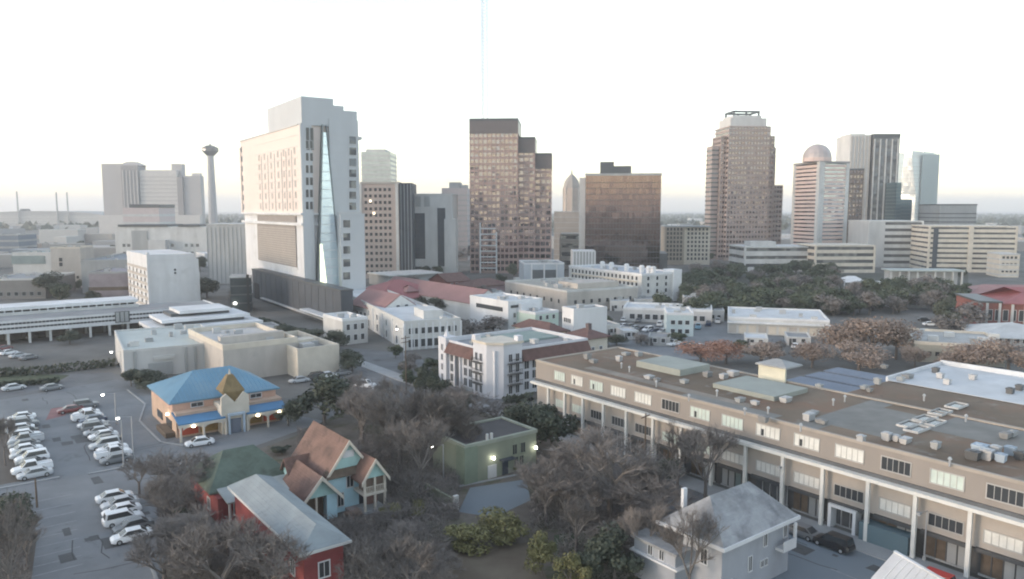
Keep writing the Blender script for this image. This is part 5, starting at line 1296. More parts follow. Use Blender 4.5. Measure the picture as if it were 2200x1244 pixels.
# ================================================================== VICTORIAN HOUSE
B = Bld('victorian_house', 'pale blue wooden house with teal gables and steep russet shingle roofs', 'house', (703, 1108), r=796, h=5.2, Lb=11)
W = B.La; D = B.Lb
za = ZAT(B.c[1] + .6 * W * B.a[1], 947); gh = za - B.h
B.wall(LTBLUE)
gable_wall(B, B.h, gh, TEAL, 0, W, 0, D, 'y'); ro = gable(B, B.h, gh, BRSHING, 0, W, 0, D, 'y', ov=.45, t=.28)
rk = MB()
def rakes(x0, x1, z, h, y, m=CREAM, par=None, ov=.6):
    q = MB(); xm = (x0 + x1) / 2; s = h / ((x1 - x0) / 2); e = x0 - ov; ze = z - ov * s
    for sg in (-1, 1):
        xe = xm + sg * (xm - e)
        q.loft([(xe, y - .12, ze - .25), (xe, y, ze - .25), (xe, y, ze + .3), (xe, y - .12, ze + .3)], [(xm, y - .12, z + h - .25), (xm, y, z + h - .25), (xm, y, z + h + .34), (xm, y - .12, z + h + .34)])
    return q.build('rake_board', m, B.root)
rakes(0, W, B.h, gh, -.46, ov=.45)
MB().loft([(-.2, -.8, B.h - .1), (W + .2, -.8, B.h - .1), (W + .2, -.02, B.h + .75), (-.2, -.02, B.h + .75)], [(-.2, -.75, B.h - .2), (W + .2, -.75, B.h - .2), (W + .2, -.01, B.h + .6), (-.2, -.01, B.h + .6)]).build('pent_roof', BROWNW, B.root)
gb_ = MB().box(W * .5 - .8, W * .5 + .8, -.1, -.001, B.h + gh * .5, B.h + gh * .72).build('gable_vent', WHITE, B.root)
# clapboards: courses of siding proud of the wall
me = MB().loft([(0, -.045, 0), (W, -.045, 0), (W, -.002, 0), (0, -.002, 0)], [(0, -.015, .26), (W, -.015, .26), (W, -.002, .26), (0, -.002, .26)]).mesh('clapboard', LTBLUE)
for i in range(19): inst('clapboard', me, B.root, (0, 0, .1 + i * .265))
# front right porch bay with its own gable
px0, px1 = W * .60, W * 1.12; gh2 = 2.3; pz = B.h - .3
MB().box(px0 + .4, px1 - .2, -2.6, -.85, 3.0, pz).build('porch_upper', mat('brown_screen', (.17, .125, .10), var=.2), B.root)
B_ = B
gable(B, pz, gh2, BRSHING, px0, px1, -3.0, 1.5, 'y', ov=.4, name='porch_roof'); rakes(px0, px1, pz, gh2, -3.41, ov=.4)
gable_wall(B, pz, gh2, TEAL, px0, px1, -3.0, -2.8, 'y')
me = MB().box(-.14, .14, -.14, .14, 0, pz).mesh('porch_post', CREAM)
for x in (px0 + .2, (px0 + px1) / 2, px1 - .2): inst('porch_post', me, B.root, (x, -3.0, 0))
MB().box(px0, px1, -3.2, -.03, 2.6, 2.95).build('porch_deck', CREAM, B.root)
MB().box(px0, px1, -3.2, -.03, .15, .5).build('porch_floor', GREYC, B.root)
q = MB()
for x in lin(px0, px1, 14): q.box(x - .04, x + .04, -3.1, -3.02, 2.96, 3.7)
q.box(px0, px1, -3.12, -3.0, 3.7, 3.8); q.build('porch_rail', CREAM, B.root)
MB().box(px1 - 1.8, px1 - .3, -1.0, -.05, .5, 2.6).build('porch_back_wall', mat('pinkish_brick', (.30, .18, .15), var=.15), B.root)
# left projecting gable (porch over the side garden)
lx0, lx1 = -3.7, 1.0; lz = 3.3; gh3 = 2.6
gable(B, lz, gh3, BRSHING, lx0, lx1, -1.4, 6, 'y', ov=.5, name='side_roof'); rakes(lx0, lx1, lz, gh3, -1.91, ov=.5)
gable_wall(B, lz, gh3, TEAL, lx0, lx1, -1.2, -1.0, 'y')
MB().box(lx0 + .3, -.01, 0, 5.6, 0, lz).build('side_wall', BROWNW, B.root); MB().box(-.5, .9, -1.2, -.05, 0, lz).build('side_bay', LTBLUE, B.root)
for x in (lx0 + .2, lx0 + 1.8): MB().box(x - .12, x + .12, -1.2, -.96, 0, lz).build('porch_post', CREAM, B.root)
# rear-left dormer
MB().box(-2.6, .4, D * .55, D * .75, 0, 4.8).build('rear_bay', TEAL, B.root); gable(B, 4.8, 1.4, BRSHING, -2.6, 1, D * .55, D * .75, 'x', ov=.4, name='bay_roof')
for (x, z, w, h) in ((W * .52, 3.2, .9, 1.5), (W * .12, .9, .8, 1.7), (W * .3, .9, .8, 1.7)): B.win('R', x, z, w, h, WHITE, GLASSD, off=-.05)
B.win('L', D * .3, 1.4, .9, 1.5, WHITE, GLASSD); B.win('L', D * .9, 3.2, .9, 1.4, WHITE, GLASSD)
MB().box(W * .72, W * .82, -.12, -.046, .5, 2.5).build('door', DARK, B.root); MB().box(W * .4, W * .62, -1.5, -.05, 0, .5).build('front_steps', mat('pinkish_concrete', (.38, .31, .29)), B.root)

# ================================================================== GREEN PYRAMID ROOF HOUSE AND RED HOUSE
B = Bld('red_house', 'low red house with grey porch roof and a dull green pyramid roof', 'house', (470, 1128), l=425, r=640, h=3.4, Lb=13)
W = B.La
B.wall(REDWALL)
zg = ZAT(B.c[1] + 6, 974)
MB().hip(-.5, W + .3, 1.8, 13.5, 3.7, max(2.2, zg - 3.9), 'x', inset=W * .34).build('roof', GRSHING, B.root)
MB().loft([(W * .05, -2.4, 3.35), (W + .4, -2.4, 3.35), (W + .4, 5, 4.0), (W * .05, 5, 4.0)], [(W * .05, -2.4, 3.55), (W + .4, -2.4, 3.55), (W + .4, 5, 4.2), (W * .05, 5, 4.2)]).build('porch_roof', mat('pale_grey_roof', (.34, .37, .365), var=.15), B.root)
for p in (.08, .35, .65, .97): MB().box(W * p - .12, W * p + .12, -2.2, -1.96, 0, 3.34).build('porch_post', OFFW, B.root)
for p in (.25, .7): B.win('R', W * p, .9, 1.2, 1.5, WHITE, GLASSD)
B.win('L', 4, .9, 1.1, 1.4, WHITE, GLASSD); MB().box(W * .48, W * .55, -.12, 0, 0, 2.1).build('door', DARK, B.root)
B = Bld('red_cottage', 'bright red-walled building with a blue-grey shingle roof at the bottom', 'house', (655, 1296), l=505, r=738, h=5.4)
W, D = B.La, B.Lb
B.wall(REDWALL); zt = ZAT(B.c[1] + B.b[1] * D * .6 + B.a[1] * W * .5, 1062)
MB().hip(-.6, W + .6, -.6, D + .6, B.h + .25, max(1.6, zt - B.h), 'y', inset=W * .55).build('roof', GYSHING, B.root)
MB().box(-.7, W + .7, -.7, -.6, B.h - .1, B.h + .2).build('gutter', OFFW, B.root); MB().box(-.7, -.6, -.7, D + .6, B.h - .1, B.h + .2).build('gutter', OFFW, B.root)
B.win('R', W * .5, 2.2, 1.1, 1.6, WHITE, GLASSD); B.win('L', 3, 2, 1.1, 1.5, WHITE, GLASSD); B.win('L', 9, 2, 1.1, 1.5, WHITE, GLASSD)

# ================================================================== SAGE GREEN BUILDING
B = Bld('green_building', 'two-storey sage green stucco building with a dark flat roof and lit wall lamps', 'building', (1000, 1042), l=978, r=1152, top=962)
W, D = B.La, max(9, B.Lb)
B.Lb = D
B.wall(SAGE); MB().box(.3, W - .3, .3, D - .3, B.h + .003, B.h + .05).build('roof', mat('dark_felt', (.06, .055, .055), var=.2), B.root)
q = MB(); q.box(-.15, W + .15, -.15, .3, B.h - .2, B.h + .35); q.box(-.15, .3, .31, D, B.h - .2, B.h + .35); q.box(W - .3, W + .15, .31, D, B.h - .2, B.h + .35); q.box(.31, W - .31, D - .3, D + .1, B.h - .2, B.h + .35); q.build('parapet', mat('pale_sage', (.30, .32, .26)), B.root)
MB().box(-.3, 2.0, -.3, 2.0, 0, B.h + .02).build('corner_bay', mat('bright_sage', (.205, .245, .18)), B.root)
for x in (W * .30, W * .36): MB().box(x - .16, x + .16, -.05, .25, B.h + .36, B.h + 1.3).build('chimney_pot', OFFW, B.root)
for x in (W * .68, W * .80): B.win('R', x, B.h * .50, .8, 1.5, SAGE, GLASSD); 
for x in (W * .70, W * .78): B.win('R', x, .9, .7, 1.4, SAGE, GLASSD)
MB().box(W * .50, W * .58, -.14, 0, 0, 2.2).build('door', DARK, B.root); MB().box(W * .46, W * .64, -1.1, -.02, 2.4, 2.6).build('door_hood', DARK, B.root)
MB().box(W * .3, W * .42, -.08, 0, 0, 2.0).build('panel', OFFW, B.root)
for p in (.36, .97):
    MB().cyl(W * p, -.45, 3.0, 3.35, .20, .15, 8).build('wall_lamp', LAMPG, B.root)
    MB().box(W * p - .04, W * p + .04, -.4, 0, 3.36, 3.44).build('lamp_arm', DSTEEL, B.root)
B2 = Bld('wall', 'low green garden wall with a pale end pier left of the small car park', 'wall', (975, 1098), r=1000, h=1.7, Lb=8)
MB().box(0, .3, 0, 8, 0, 1.6).build('wall_panel', SAGE, B2.root); MB().box(-.15, .5, -.5, -.01, 0, 2.2).build('pier', OFFW, B2.root)

# ================================================================== WHITE HOUSE, LOWER RIGHT
B = Bld('white_house', 'pale grey two-storey house with a hipped grey roof and white eaves', 'house', (1548, 1300), l=1432, r=1694, h=6.2)
HW = mat('grey_white_siding', (.33, .35, .38), var=.12, scale=.4, streak=.5)
W, D = B.La, B.Lb
B.wall(HW); zt = ZAT(B.c[1] + B.b[1] * D * .55 + B.a[1] * W * .5, 1046)
MB().hip(-.7, W + .7, -.7, D + .7, B.h + .25, max(2.4, zt - B.h - .3), 'x' if W > D else 'y', inset=min(W, D) * .44).build('roof', WGSHING, B.root)
q = MB(); q.box(-.85, W + .85, -.85, -.71, B.h - .12, B.h + .27); q.box(-.85, -.71, -.71, D + .85, B.h - .12, B.h + .27); q.box(W + .71, W + .85, -.71, D + .85, B.h - .12, B.h + .27); q.build('eave_trim', WHITE, B.root)
me = MB().loft([(0, -.04, 0), (W, -.04, 0), (W, -.002, 0), (0, -.002, 0)], [(0, -.012, .28), (W, -.012, .28), (W, -.002, .28), (0, -.002, .28)]).mesh('clapboard', HW)
for i in range(21): inst('clapboard', me, B.root, (0, 0, .1 + i * .285))
me = MB().loft([(-.04, 0, 0), (-.002, 0, 0), (-.002, D, 0), (-.04, D, 0)], [(-.012, 0, .28), (-.002, 0, .28), (-.002, D, .28), (-.012, D, .28)]).mesh('clapboard', HW)
for i in range(21): inst('clapboard', me, B.root, (0, 0, .1 + i * .285))
for (x, z) in ((W * .62, 4.2), (W * .40, 2.2), (W * .93, 4.2)): B.win('R', x, z, .55, 1.6, WHITE, GLASSD, off=-.04)
B.win('R', W * .12, .7, .6, 1.5, WHITE, GLASSD, off=-.04); B.win('R', W * .58, 2.0, .5, .7, WHITE, GLASSD, off=-.04); B.win('R', W * .64, 2.0, .5, .7, WHITE, GLASSD, off=-.04)
q = MB(); q.box(W - 2.6, W - .2, -1.1, -.05, 3.2, 3.5); q.box(W - .5, W - .2, -1.1, -.85, 3.5, 6.0); q.box(W - 2.6, W - .5, -1.12, -1.02, 3.5, 4.4); q.build('corner_balcony', WHITE, B.root)
MB().box(-2.4, -.05, D * .55, D + 2.5, 0, 4.4).build('side_bay', HW, B.root); MB().box(-2.7, -.04, D * .5, D + 2.8, 4.41, 4.7).build('bay_roof', WGSHING, B.root); MB().box(-2.75, -.04, D * .48, D + 2.85, 3.1 - .2, 3.1).build('bay_ledge', WHITE, B.root)
B.win('L', D * .8, 3.3, .6, 1.0, WHITE, GLASSD, off=-2.4); B.win('L', D * 1.02, 3.3, .6, 1.0, WHITE, GLASSD, off=-2.4); B.win('L', D * .3, 3.6, .8, 1.6, WHITE, GLASSD, off=-.04)
MB().box(W * .15, W * .2, D * .9, D * .95, B.h + .6, B.h + 3.6).build('chimney', WHITE, B.root)
t3 = radians(15); ga3 = Vector((cos(t3), sin(t3))); gb3 = Vector((-ga3.y, ga3.x))
Pg = Vector(G(1922, 1188, 5.6)); Cg = Pg - ga3 * 2.3 - gb3 * 10
B = Bld.__new__(Bld); B.wins = {}; B.c = (Cg.x, Cg.y); B.a = (ga3.x, ga3.y); B.b = (gb3.x, gb3.y); B.h = 3.4; B.La = 4.6; B.Lb = 9.6
B.root = thing('white_roofed_shed', 'small building with a white metal gable roof just entering at the bottom right', 'shed', (Cg.x, Cg.y, 0), t3)
B.wall(OFFW, x0=.3, x1=4.3); gable_wall(B, 3.4, 2.0, OFFW,   .35, 4.25, .1, 9.5, 'y'); rg = gable(B, 3.4, 2.1, mat('white_metal_roof', (.50, .515, .53), var=.08, scale=.5), 0, 4.6, 0, 9.6, 'y', ov=.4)
MB().box(2.15, 2.45, -.4, 10, 5.66, 5.86).build('ridge_cap', WHITE, B.root)
q = MB()
for i in range(1, 12): q.tube((-.35, i * .8, 3.45), (2.25, i * .8, 5.76), .04, n=4)
q.build('seams', WHITE, rg)

# ================================================================== CARS
def car_meshes(kind):
    """side profile lofted across the width; x forward"""
    if kind == 'suv': L, Wd, hb, hr, prof = 4.7, 1.9, 1.05, 1.75, (-2.2, -2.0, .55, 1.25)
    elif kind == 'pickup': L, Wd, hb, hr, prof = 5.4, 1.95, 1.1, 1.85, (-.75, -.55, .75, 1.45)
    else: L, Wd, hb, hr, prof = 4.6, 1.82, .92, 1.43, (-1.75, -1.0, .55, 1.35)
    w = Wd / 2; m = MB()
    def ring(x, z0, z1, k): return [(x, -w * k, z0), (x, w * k, z0), (x, w * k * 1.0, z1 * .62), (x, w * k * .9, z1), (x, -w * k * .9, z1), (x, -w * k, z1 * .62)]
    st = [(-L / 2, .42, hb * .86, .86), (-L / 2 + .25, .28, hb * .98, .97), (-L * .2, .24, hb, 1), (L * .18, .24, hb, 1), (L / 2 - .35, .28, hb * .86, .97), (L / 2, .40, hb * .66, .84)]
    for a, b in zip(st[:-1], st[1:]): m.loft(ring(a[0], a[1], a[2], a[3]), ring(b[0], b[1], b[2], b[3]))
    x0, x1, x2, x3 = prof; wr = w * .72
    B0 = [(x0, -w * .88, hb - .02), (x3, -w * .88, hb - .02), (x3, w * .88, hb - .02), (x0, w * .88, hb - .02)]
    T0 = [(x1, -wr, hr), (x2, -wr, hr), (x2, wr, hr), (x1, wr, hr)]
    m.loft(B0, T0)
    if kind == 'pickup':
        for y in (-w * .85, w * .75): m.box(-L / 2 + .1, x0, y, y + .1 * w, hb, hb + .16)
        m.box(-L / 2 + .05, -L / 2 + .14, -w * .85, w * .85, hb - .05, hb + .16)
    body = m.mesh('body', PAINT)
    def quad(f0, f1, f2, f3, n):
        q = [Vector(p) for p in (f0, f1, f2, f3)]; N = (q[1] - q[0]).cross(q[3] - q[0]).normalized() * .012
        c = sum(q, Vector()) / 4; q = [c + (p - c) * .86 for p in q]
        return MB().loft([tuple(p - N) for p in q], [tuple(p + N) for p in q]).mesh(n, GLASSD)
    gl = [quad(B0[1], B0[2], T0[2], T0[1], 'windscreen'), quad(B0[3], B0[0], T0[0], T0[3], 'rear_window'), quad(B0[0], B0[1], T0[1], T0[0], 'side_window'), quad(B0[2], B0[3], T0[3], T0[2], 'side_window')]
    wm = MB(); n = 12
    A = [(.33 * cos(2 * pi * i / n), -.11, .33 * sin(2 * pi * i / n)) for i in range(n)]; Bq = [(x, .11, z) for x, y, z in A]
    wm.loft(A, Bq); wheel = wm.mesh('wheel', BLACK)
    hm = MB(); A = [(.19 * cos(2 * pi * i / n), -.125, .19 * sin(2 * pi * i / n)) for i in range(n)]; hm.loft(A, [(x, .125, z) for x, y, z in A]); rim = hm.mesh('rim', STEEL)
    hl = MB().box(-.06, .06, -.2, .2, -.07, .07).mesh('headlight', HEADL); tl = MB().box(-.05, .05, -.16, .16, -.1, .1).mesh('tail_light', TAILL)
    return dict(L=L, w=w, hb=hb, body=body, gl=gl, wheel=wheel, rim=rim, hl=hl, tl=tl)
CM = {k: car_meshes(k) for k in ('sedan', 'suv', 'pickup')}
def make_car(kind, label):
    c = CM[kind]; t = thing('parked_car', label, 'car')
    b = inst('body', c['body'], t)
    for g in c['gl']: inst(g.name.split('.')[0], g, t)
    for sx in (-1, 1):
        for sy in (-1, 1):
            wl = inst('wheel', c['wheel'], t, (sx * c['L'] * .31, sy * (c['w'] - .10), .33)); inst('rim', c['rim'], wl)
    for s in (-1, 1):
        inst('headlight', c['hl'], t, (c['L'] / 2 - .06, s * c['w'] * .58, c['hb'] * .56)); inst('tail_light', c['tl'], t, (-c['L'] / 2 + .07, s * c['w'] * .6, c['hb'] * .68))
    return t
PROTO = {k: None for k in CM}
CN = {'white': (.78, .79, .80), 'silver': (.46, .48, .50), 'grey': (.16, .17, .18), 'black': (.02, .021, .024), 'dark red': (.17, .03, .03), 'dark blue': (.03, .05, .10), 'red': (.45, .03, .03), 'light blue': (.35, .55, .68)}
KN = {'sedan': 'saloon car', 'suv': 'tall SUV', 'pickup': 'pickup truck'}
def car(x, y, rz, kind, colr, label, group=None):
    if PROTO[kind] is None: t = make_car(kind, label); PROTO[kind] = t
    else: t = copy_tree(PROTO[kind]); t['label'] = label
    t.location = (x, y, .022); t.rotation_euler = (0, 0, rz)
    if group: t['group'] = group
    elif 'group' in t: del t['group']
    c = CN[colr]; j = R.uniform(.9, 1.05)
    for ch in kids(t):
        if ch.name.startswith('body'): ch.color = (*[min(1, q * j) for q in c], 1)
    return t
ORD = ['first', 'second', 'third', 'fourth', 'fifth', 'sixth', 'seventh', 'eighth', 'ninth', 'tenth', 'eleventh', 'twelfth', 'thirteenth', 'fourteenth', 'fifteenth']
rc = random.Random(21)
def row(p0, p1, cols, rowname, group, flip):
    a = Vector(G(*p0)); b = Vector(G(*p1)); n = len(cols)
    for i, (k, cc) in enumerate(cols):
        p = a + (b - a) * i / (n - 1)
        rz = radians(GRID) + (pi if (i * 7 + flip) % 3 else 0) + radians(rc.uniform(-3.5, 3.5))
        p = p + ga * rc.uniform(-.45, .45) + gb * rc.uniform(-.12, .12)
        car(p.x, p.y, rz, k, cc, '%s %s, %s from far end of %s' % (cc, KN[k], ORD[i], rowname), group)
S, U, P = 'sedan', 'suv', 'pickup'
row((1338, 704), (1424, 716), [(S, 'white'), (U, 'grey'), (S, 'silver'), (S, 'black'), (U, 'white'), (S, 'dark blue'), (S, 'silver')], 'the row on the central grey lot', 'cars on the central grey lot', 1)
row((1400, 736), (1530, 752), [(S, 'grey'), (S, 'white'), (P, 'white'), (S, 'black'), (S, 'silver'), (U, 'white')], 'the row behind the brown roof', 'cars parked behind the brown roof', 2)
row((640, 822), (735, 806), [(S, 'silver'), (U, 'black'), (S, 'white'), (S, 'grey')], 'the kerb by the cream annex', 'cars along the cream annex', 1)
row((42, 903), (74, 1026), [(S, 'white'), (S, 'silver'), (U, 'grey'), (S, 'white'), (S, 'black'), (U, 'white'), (P, 'silver'), (S, 'grey'), (S, 'white'), (S, 'silver'), (U, 'white'), (S, 'black'), (P, 'white'), (S, 'silver'), (S, 'white')][:14], 'leftmost upper parking row', 'cars in the leftmost parking row', 1)
row((187, 893), (252, 993), [(S, 'white'), (P, 'white'), (S, 'dark blue'), (S, 'silver'), (U, 'grey'), (S, 'silver'), (S, 'white'), (S, 'black'), (U, 'silver'), (S, 'white'), (P, 'white'), (S, 'grey')], 'upper parking row nearer the restaurant', 'cars in the parking row nearer the restaurant', 2)
row((242, 1076), (290, 1158), [(S, 'white'), (S, 'silver'), (S, 'white'), (U, 'white'), (S, 'grey'), (S, 'white'), (U, 'silver')][:6], 'the short lower parking row', 'cars in the lower car park row', 3)
def one(u, v, rz, k, c, label): 
    x, y = G(u, v); car(x, y, rz, k, c, label)
g_ = radians(GRID)
one(429, 957, g_ + pi - .1, S, 'white', 'white saloon car parked alone before the blue-roofed restaurant')
one(152, 886, g_ + pi, S, 'dark red', 'dark red car on the red paving at the head of the car park')
one(185, 876, g_, U, 'grey', 'dark grey tall SUV beside the dark red car')
one(112, 838, g_ + .2, S, 'grey', 'grey car driving on the road at the far left')
one(30, 838, g_ + .2, S, 'silver', 'silver car near the hedge at the far left edge')
one(785, 832, g_ - .9, U, 'white', 'white SUV waiting at the crossing right of the dark oak')
one(822, 842, g_ - .9, S, 'silver', 'silver car behind the white SUV at the crossing')
one(1222, 978, g_ + pi / 2, S, 'black', 'black car parked right of the round dark tree')
kq = FL - ga * 5.4
for (uu, k, cc, lb) in ((1790, U, 'black', 'black SUV parked along the long building, nearer the entrance portal'), (1722, S, 'grey', 'dark grey car parked behind the black SUV along the building')):
    s_ = LEN((kq.x, kq.y), (gb.x, gb.y), uu, 1); p = kq + gb * s_; car(p.x, p.y, g_ + pi / 2, k, cc, lb)
one(2000, 1258, g_ + pi / 2, U, 'red', 'red vehicle cut by the bottom edge beside the white gabled house')
one(1710, 748, g_ + .3, S, 'white', 'white car standing alone in the lot behind the orange tree')
for i, (u, v, c, k) in enumerate(((1500, 706, 'light blue', P), (1522, 700, 'dark blue', P), (1542, 694, 'white', P), (1418, 700, 'white', U), (1340, 690, 'white', S), (1372, 692, 'grey', S))):
    one(u, v, g_ + .6, k, c, ['light blue truck parked by the turquoise block', 'dark blue truck right of the light blue truck', 'white truck right of the dark blue truck', 'white SUV left of the turquoise block', 'white car before the low arcade building, left end', 'grey car before the low arcade building'][i])
for i, (u, v, c) in enumerate(((18, 762, 'white'), (40, 768, 'silver'), (8, 752, 'dark red'), (62, 772, 'grey'))):
    one(u, v, g_ + .5, S, c, '%s car parked under the long white office at the left' % c)
for i, (u, v, c) in enumerate(((1985, 690, 'black'), (1998, 700, 'white'), (2015, 694, 'dark blue'), (1990, 716, 'silver'))):
    one(u, v, g_ - .9, S, c, '%s car in the street between the park and the brick church' % c)

# ================================================================== LAMP POSTS, POLES, MAST
def lamp(u, v, hh, label, arm=1.6, lit=True):
    x, y = G(u, v); t = thing('street_lamp', label, 'street lamp', (x, y, 0), g_, 'street lamps')
    MB().cyl(0, 0, 0, hh, .11, .07, 8).build('pole', STEEL, t); MB().cyl(0, 0, 0, .5, .2, .2, 8).build('base', GREYC, t)
    MB().tube((0, 0, hh - .1), (-arm, 0, hh + .15), .05, .04).build('arm', STEEL, t)
    hd = MB().box(-arm - .7, -arm, -.18, .18, hh + .08, hh + .26).build('lamp_head', STEEL, t)
    MB().cyl(-arm - .35, 0, hh - .12, hh + .079, .26 if lit else .12, .2, 8).build('lens', LAMPG if lit else HEADL, hd)
lamp(250, 912, 6.0, 'lit street lamp near the top of the car park')
lamp(287, 985, 7.0, 'lit street lamp between the restaurant and the car row')
lamp(266, 1004, 7.5, 'unlit pale lamp post at the lower end of the car row', lit=False)
lamp(262, 812, 6.5, 'bright lit street lamp at the corner of the pale flat roof')
lamp(953, 1040, 6.0, 'lit street lamp left of the sage green building')
lamp(868, 778, 9, 'lit street lamp in front of the white corner building')
lamp(1690, 1092, 6, 'unlit lamp post in front of the long building pillars', lit=False)
lamp(1985, 1205, 6, 'unlit lamp post nearest the camera along the long building', lit=False)
def pole(u, v, hh, label, arms=1, r=.14):
    x, y = G(u, v); t = thing('utility_pole', label, 'utility pole', (x, y, 0), g_ + .2)
    MB().cyl(0, 0, 0, hh, r, r * .7, 8).build('pole', BROWNW, t)
    for i in range(arms): MB().box(-1.2, 1.2, -.07, .07, hh - .6 - i * .9, hh - .45 - i * .9).build('crossarm', BROWNW, t)
    for s in (-1, -.4, .4, 1): MB().cyl(s, 0, hh - .449, hh - .25, .06, .05, 6).build('insulator', GREYC, t)
pole(873, 848, 13, 'dark utility pole at the crossing before the mission apartments', 2)
pole(1385, 1010, 9, 'utility pole among bare trees in front of the long building')
pole(80, 1090, 4, 'short dark post at the corner of the lower lot', 0)
X = XAT(1041, 510, 60); t = thing('radio_mast', 'thin pale lattice mast rising out of frame above the bronze tower', 'mast', (X, 510, 0))
q = MB(); ht = 205
for k in range(3):
    a = 2 * pi * k / 3 + .3
    q.tube((2.2 * cos(a), 2.2 * sin(a), 0), (2.2 * cos(a), 2.2 * sin(a), ht), .26, n=4)
q.build('legs', WHITE, t)
q = MB()
for i in range(60):
    z = 70 + i * 2.25
    for k in range(3):
        a = 2 * pi * k / 3 + .3; b = 2 * pi * (k + 1) / 3 + .3
        q.tube((2.2 * cos(a), 2.2 * sin(a), z), (2.2 * cos(b), 2.2 * sin(b), z + 2.25), .11, n=3)
q.build('lattice', WHITE, t)

# hedges and fences at left
def hedge(pts, w, h, label, lm=L_OAK):
    q = MB(); rh = random.Random(5)
    for (u0, v0), (u1, v1) in zip(pts[:-1], pts[1:]):
        p = Vector(G(u0, v0)); e = Vector(G(u1, v1)); n = int((e - p).length * 26)
        for i in range(n):
            c = p + (e - p) * rh.random(); c = Vector((c.x + rh.uniform(-w, w) / 2, c.y + rh.uniform(-w, w) / 2, rh.uniform(0, h)))
            d = Vector((rh.gauss(0, 1), rh.gauss(0, 1), rh.gauss(0, 1))).normalized(); a = d.orthogonal().normalized() * rh.uniform(.2, .45); b = d.cross(a)
            q.add([c - a - b * .6, c + a - b * .6, c + a + b * .6, c - a + b * .6], [(0, 1, 2, 3)])
    o = q.build('hedge', lm); tag(o, label, 'hedge')
hedge([(-60, 812), (100, 803), (250, 786)], 2.2, 2.0, 'long dark clipped hedge along the road at the left')
hedge([(-60, 838), (125, 822)], 1.6, 1.2, 'lower green hedge on the lawn at the left edge')
hedge([(560, 690), (640, 715)], 1.6, 1.4, 'low hedge at the foot of the dark podium')
hedge([(1085, 868), (1150, 858)], 1.5, 1.5, 'green hedge at the foot of the mission apartments')

# ================================================================== TREES
def bare_mesh(seed, spread=.5, twigs=2600):
    r = random.Random(seed); br = MB(); tw = MB(); ends = []
    def grow(p, d, L, rad, lev):
        q = p + d * L
        br.tube(p, q, rad, rad * .68, 4 if lev < 2 else 3)
        ends.append((p, q, lev))
        if lev >= 4: return
        n = 3 if lev < 3 else 2
        for i in range(n + (r.random() < .4)):
            nd = (d + Vector((r.gauss(0, .55), r.gauss(0, .55), r.uniform(-.12, .42)))).normalized()
            grow(p + d * L * r.uniform(.6, 1), nd, L * r.uniform(.6, .82), rad * .6, lev + 1)
    tk = MB(); tk.tube((0, 0, 0), (0, 0, .24), .022, .017, 7)
    for i in range(5):
        a = 2 * pi * i / 5 + r.uniform(-.5, .5); s = r.uniform(.4, 1.0) * spread * 1.6
        grow(Vector((0, 0, r.uniform(.18, .25))), Vector((cos(a) * s, sin(a) * s, 1)).normalized(), r.uniform(.17, .25), .011, 0)
    big = [e for e in ends if e[2] >= 2]
    for i in range(twigs):
        p, q, lev = big[r.randrange(len(big))]
        c = p + (q - p) * r.random(); d = ((q - p).normalized() + Vector((r.gauss(0, .7), r.gauss(0, .7), r.gauss(.15, .5)))).normalized()
        L = r.uniform(.035, .085); n = d.orthogonal().normalized() * r.uniform(.0013, .0030)
        c2 = c + d * L
        tw.add([c - n, c + n, c2], [(0, 1, 2)])
    br.f += [[i + len(br.v) for i in f] for f in tw.f]; br.v += tw.v
    br.mi += [0] * len(tw.f)
    rs = sorted(sqrt(x * x + y * y) for x, y, zz in br.v); zs = sorted(zz for x, y, zz in br.v)
    k = .5 / rs[int(len(rs) * .96)]; kz = 1 / zs[int(len(zs) * .985)]
    br.v = [(x * k, y * k, zz * kz) for x, y, zz in br.v]; tk.v = [(x * k, y * k, zz * kz) for x, y, zz in tk.v]
    return tk.mesh('trunk', BARK), br
def leafy_mesh(seed, lm, n=3600, lobes=11, wide=.42, leaf=(.018, .036), low=.22, gap=0.0):
    r = random.Random(seed); q = MB(); Ls = []
    for i in range(lobes):
        a = r.uniform(0, 2 * pi); k = r.random() ** .5 * wide * .68
        Ls.append((Vector((cos(a) * k, sin(a) * k, r.uniform(low + .16, .84 - k * .45))), r.uniform(.13, .23)))
    for i in range(n):
        c, rad = Ls[r.randrange(lobes)]
        d = Vector((r.gauss(0, 1), r.gauss(0, 1), r.gauss(0, .8))).normalized()
        p = c + d * rad * r.uniform(.55, 1.08)
        nn = (d + Vector((r.gauss(0, .6), r.gauss(0, .6), r.gauss(.2, .6)))).normalized()
        a = nn.orthogonal().normalized(); b = nn.cross(a); s = r.uniform(*leaf); e = r.uniform(.5, .9)
        th = r.uniform(0, 6.28); a, b = a * cos(th) + b * sin(th), b * cos(th) - a * sin(th)
        q.add([p - a * s, p - b * s * e, p + a * s, p + b * s * e], [(0, 1, 2, 3)])
    tk = MB(); tk.tube((0, 0, 0), (0, 0, .42), .026, .018, 7)
    for i in range(6):
        c, rad = Ls[i % lobes]; tk.tube((0, 0, r.uniform(.2, .38)), c, .013, .005, 4)
    return tk.mesh('trunk', BARK), q.mesh('crown', lm)
TM = {}
for k, (sp, tw) in {'b0': (.5, 2900), 'b1': (.65, 3300), 'b2': (.42, 2600), 'b3': (.58, 3000)}.items():
    tk, br = bare_mesh(hash(k) % 97 if False else ord(k[1]) + 3, sp, tw); TM[k] = (tk, br.mesh('crown', L_TWIG))
for i in range(3):
    TM['o%d' % i] = leafy_mesh(40 + i, L_OAK); TM['t%d' % i] = leafy_mesh(50 + i, L_TAN, n=3000, leaf=(.012, .026)); TM['r%d' % i] = leafy_mesh(60 + i, L_ORANGE, n=2800, leaf=(.012, .024), wide=.5)
    TM['g%d' % i] = leafy_mesh(70 + i, L_OLIVE, n=2600, lobes=8, low=.02)
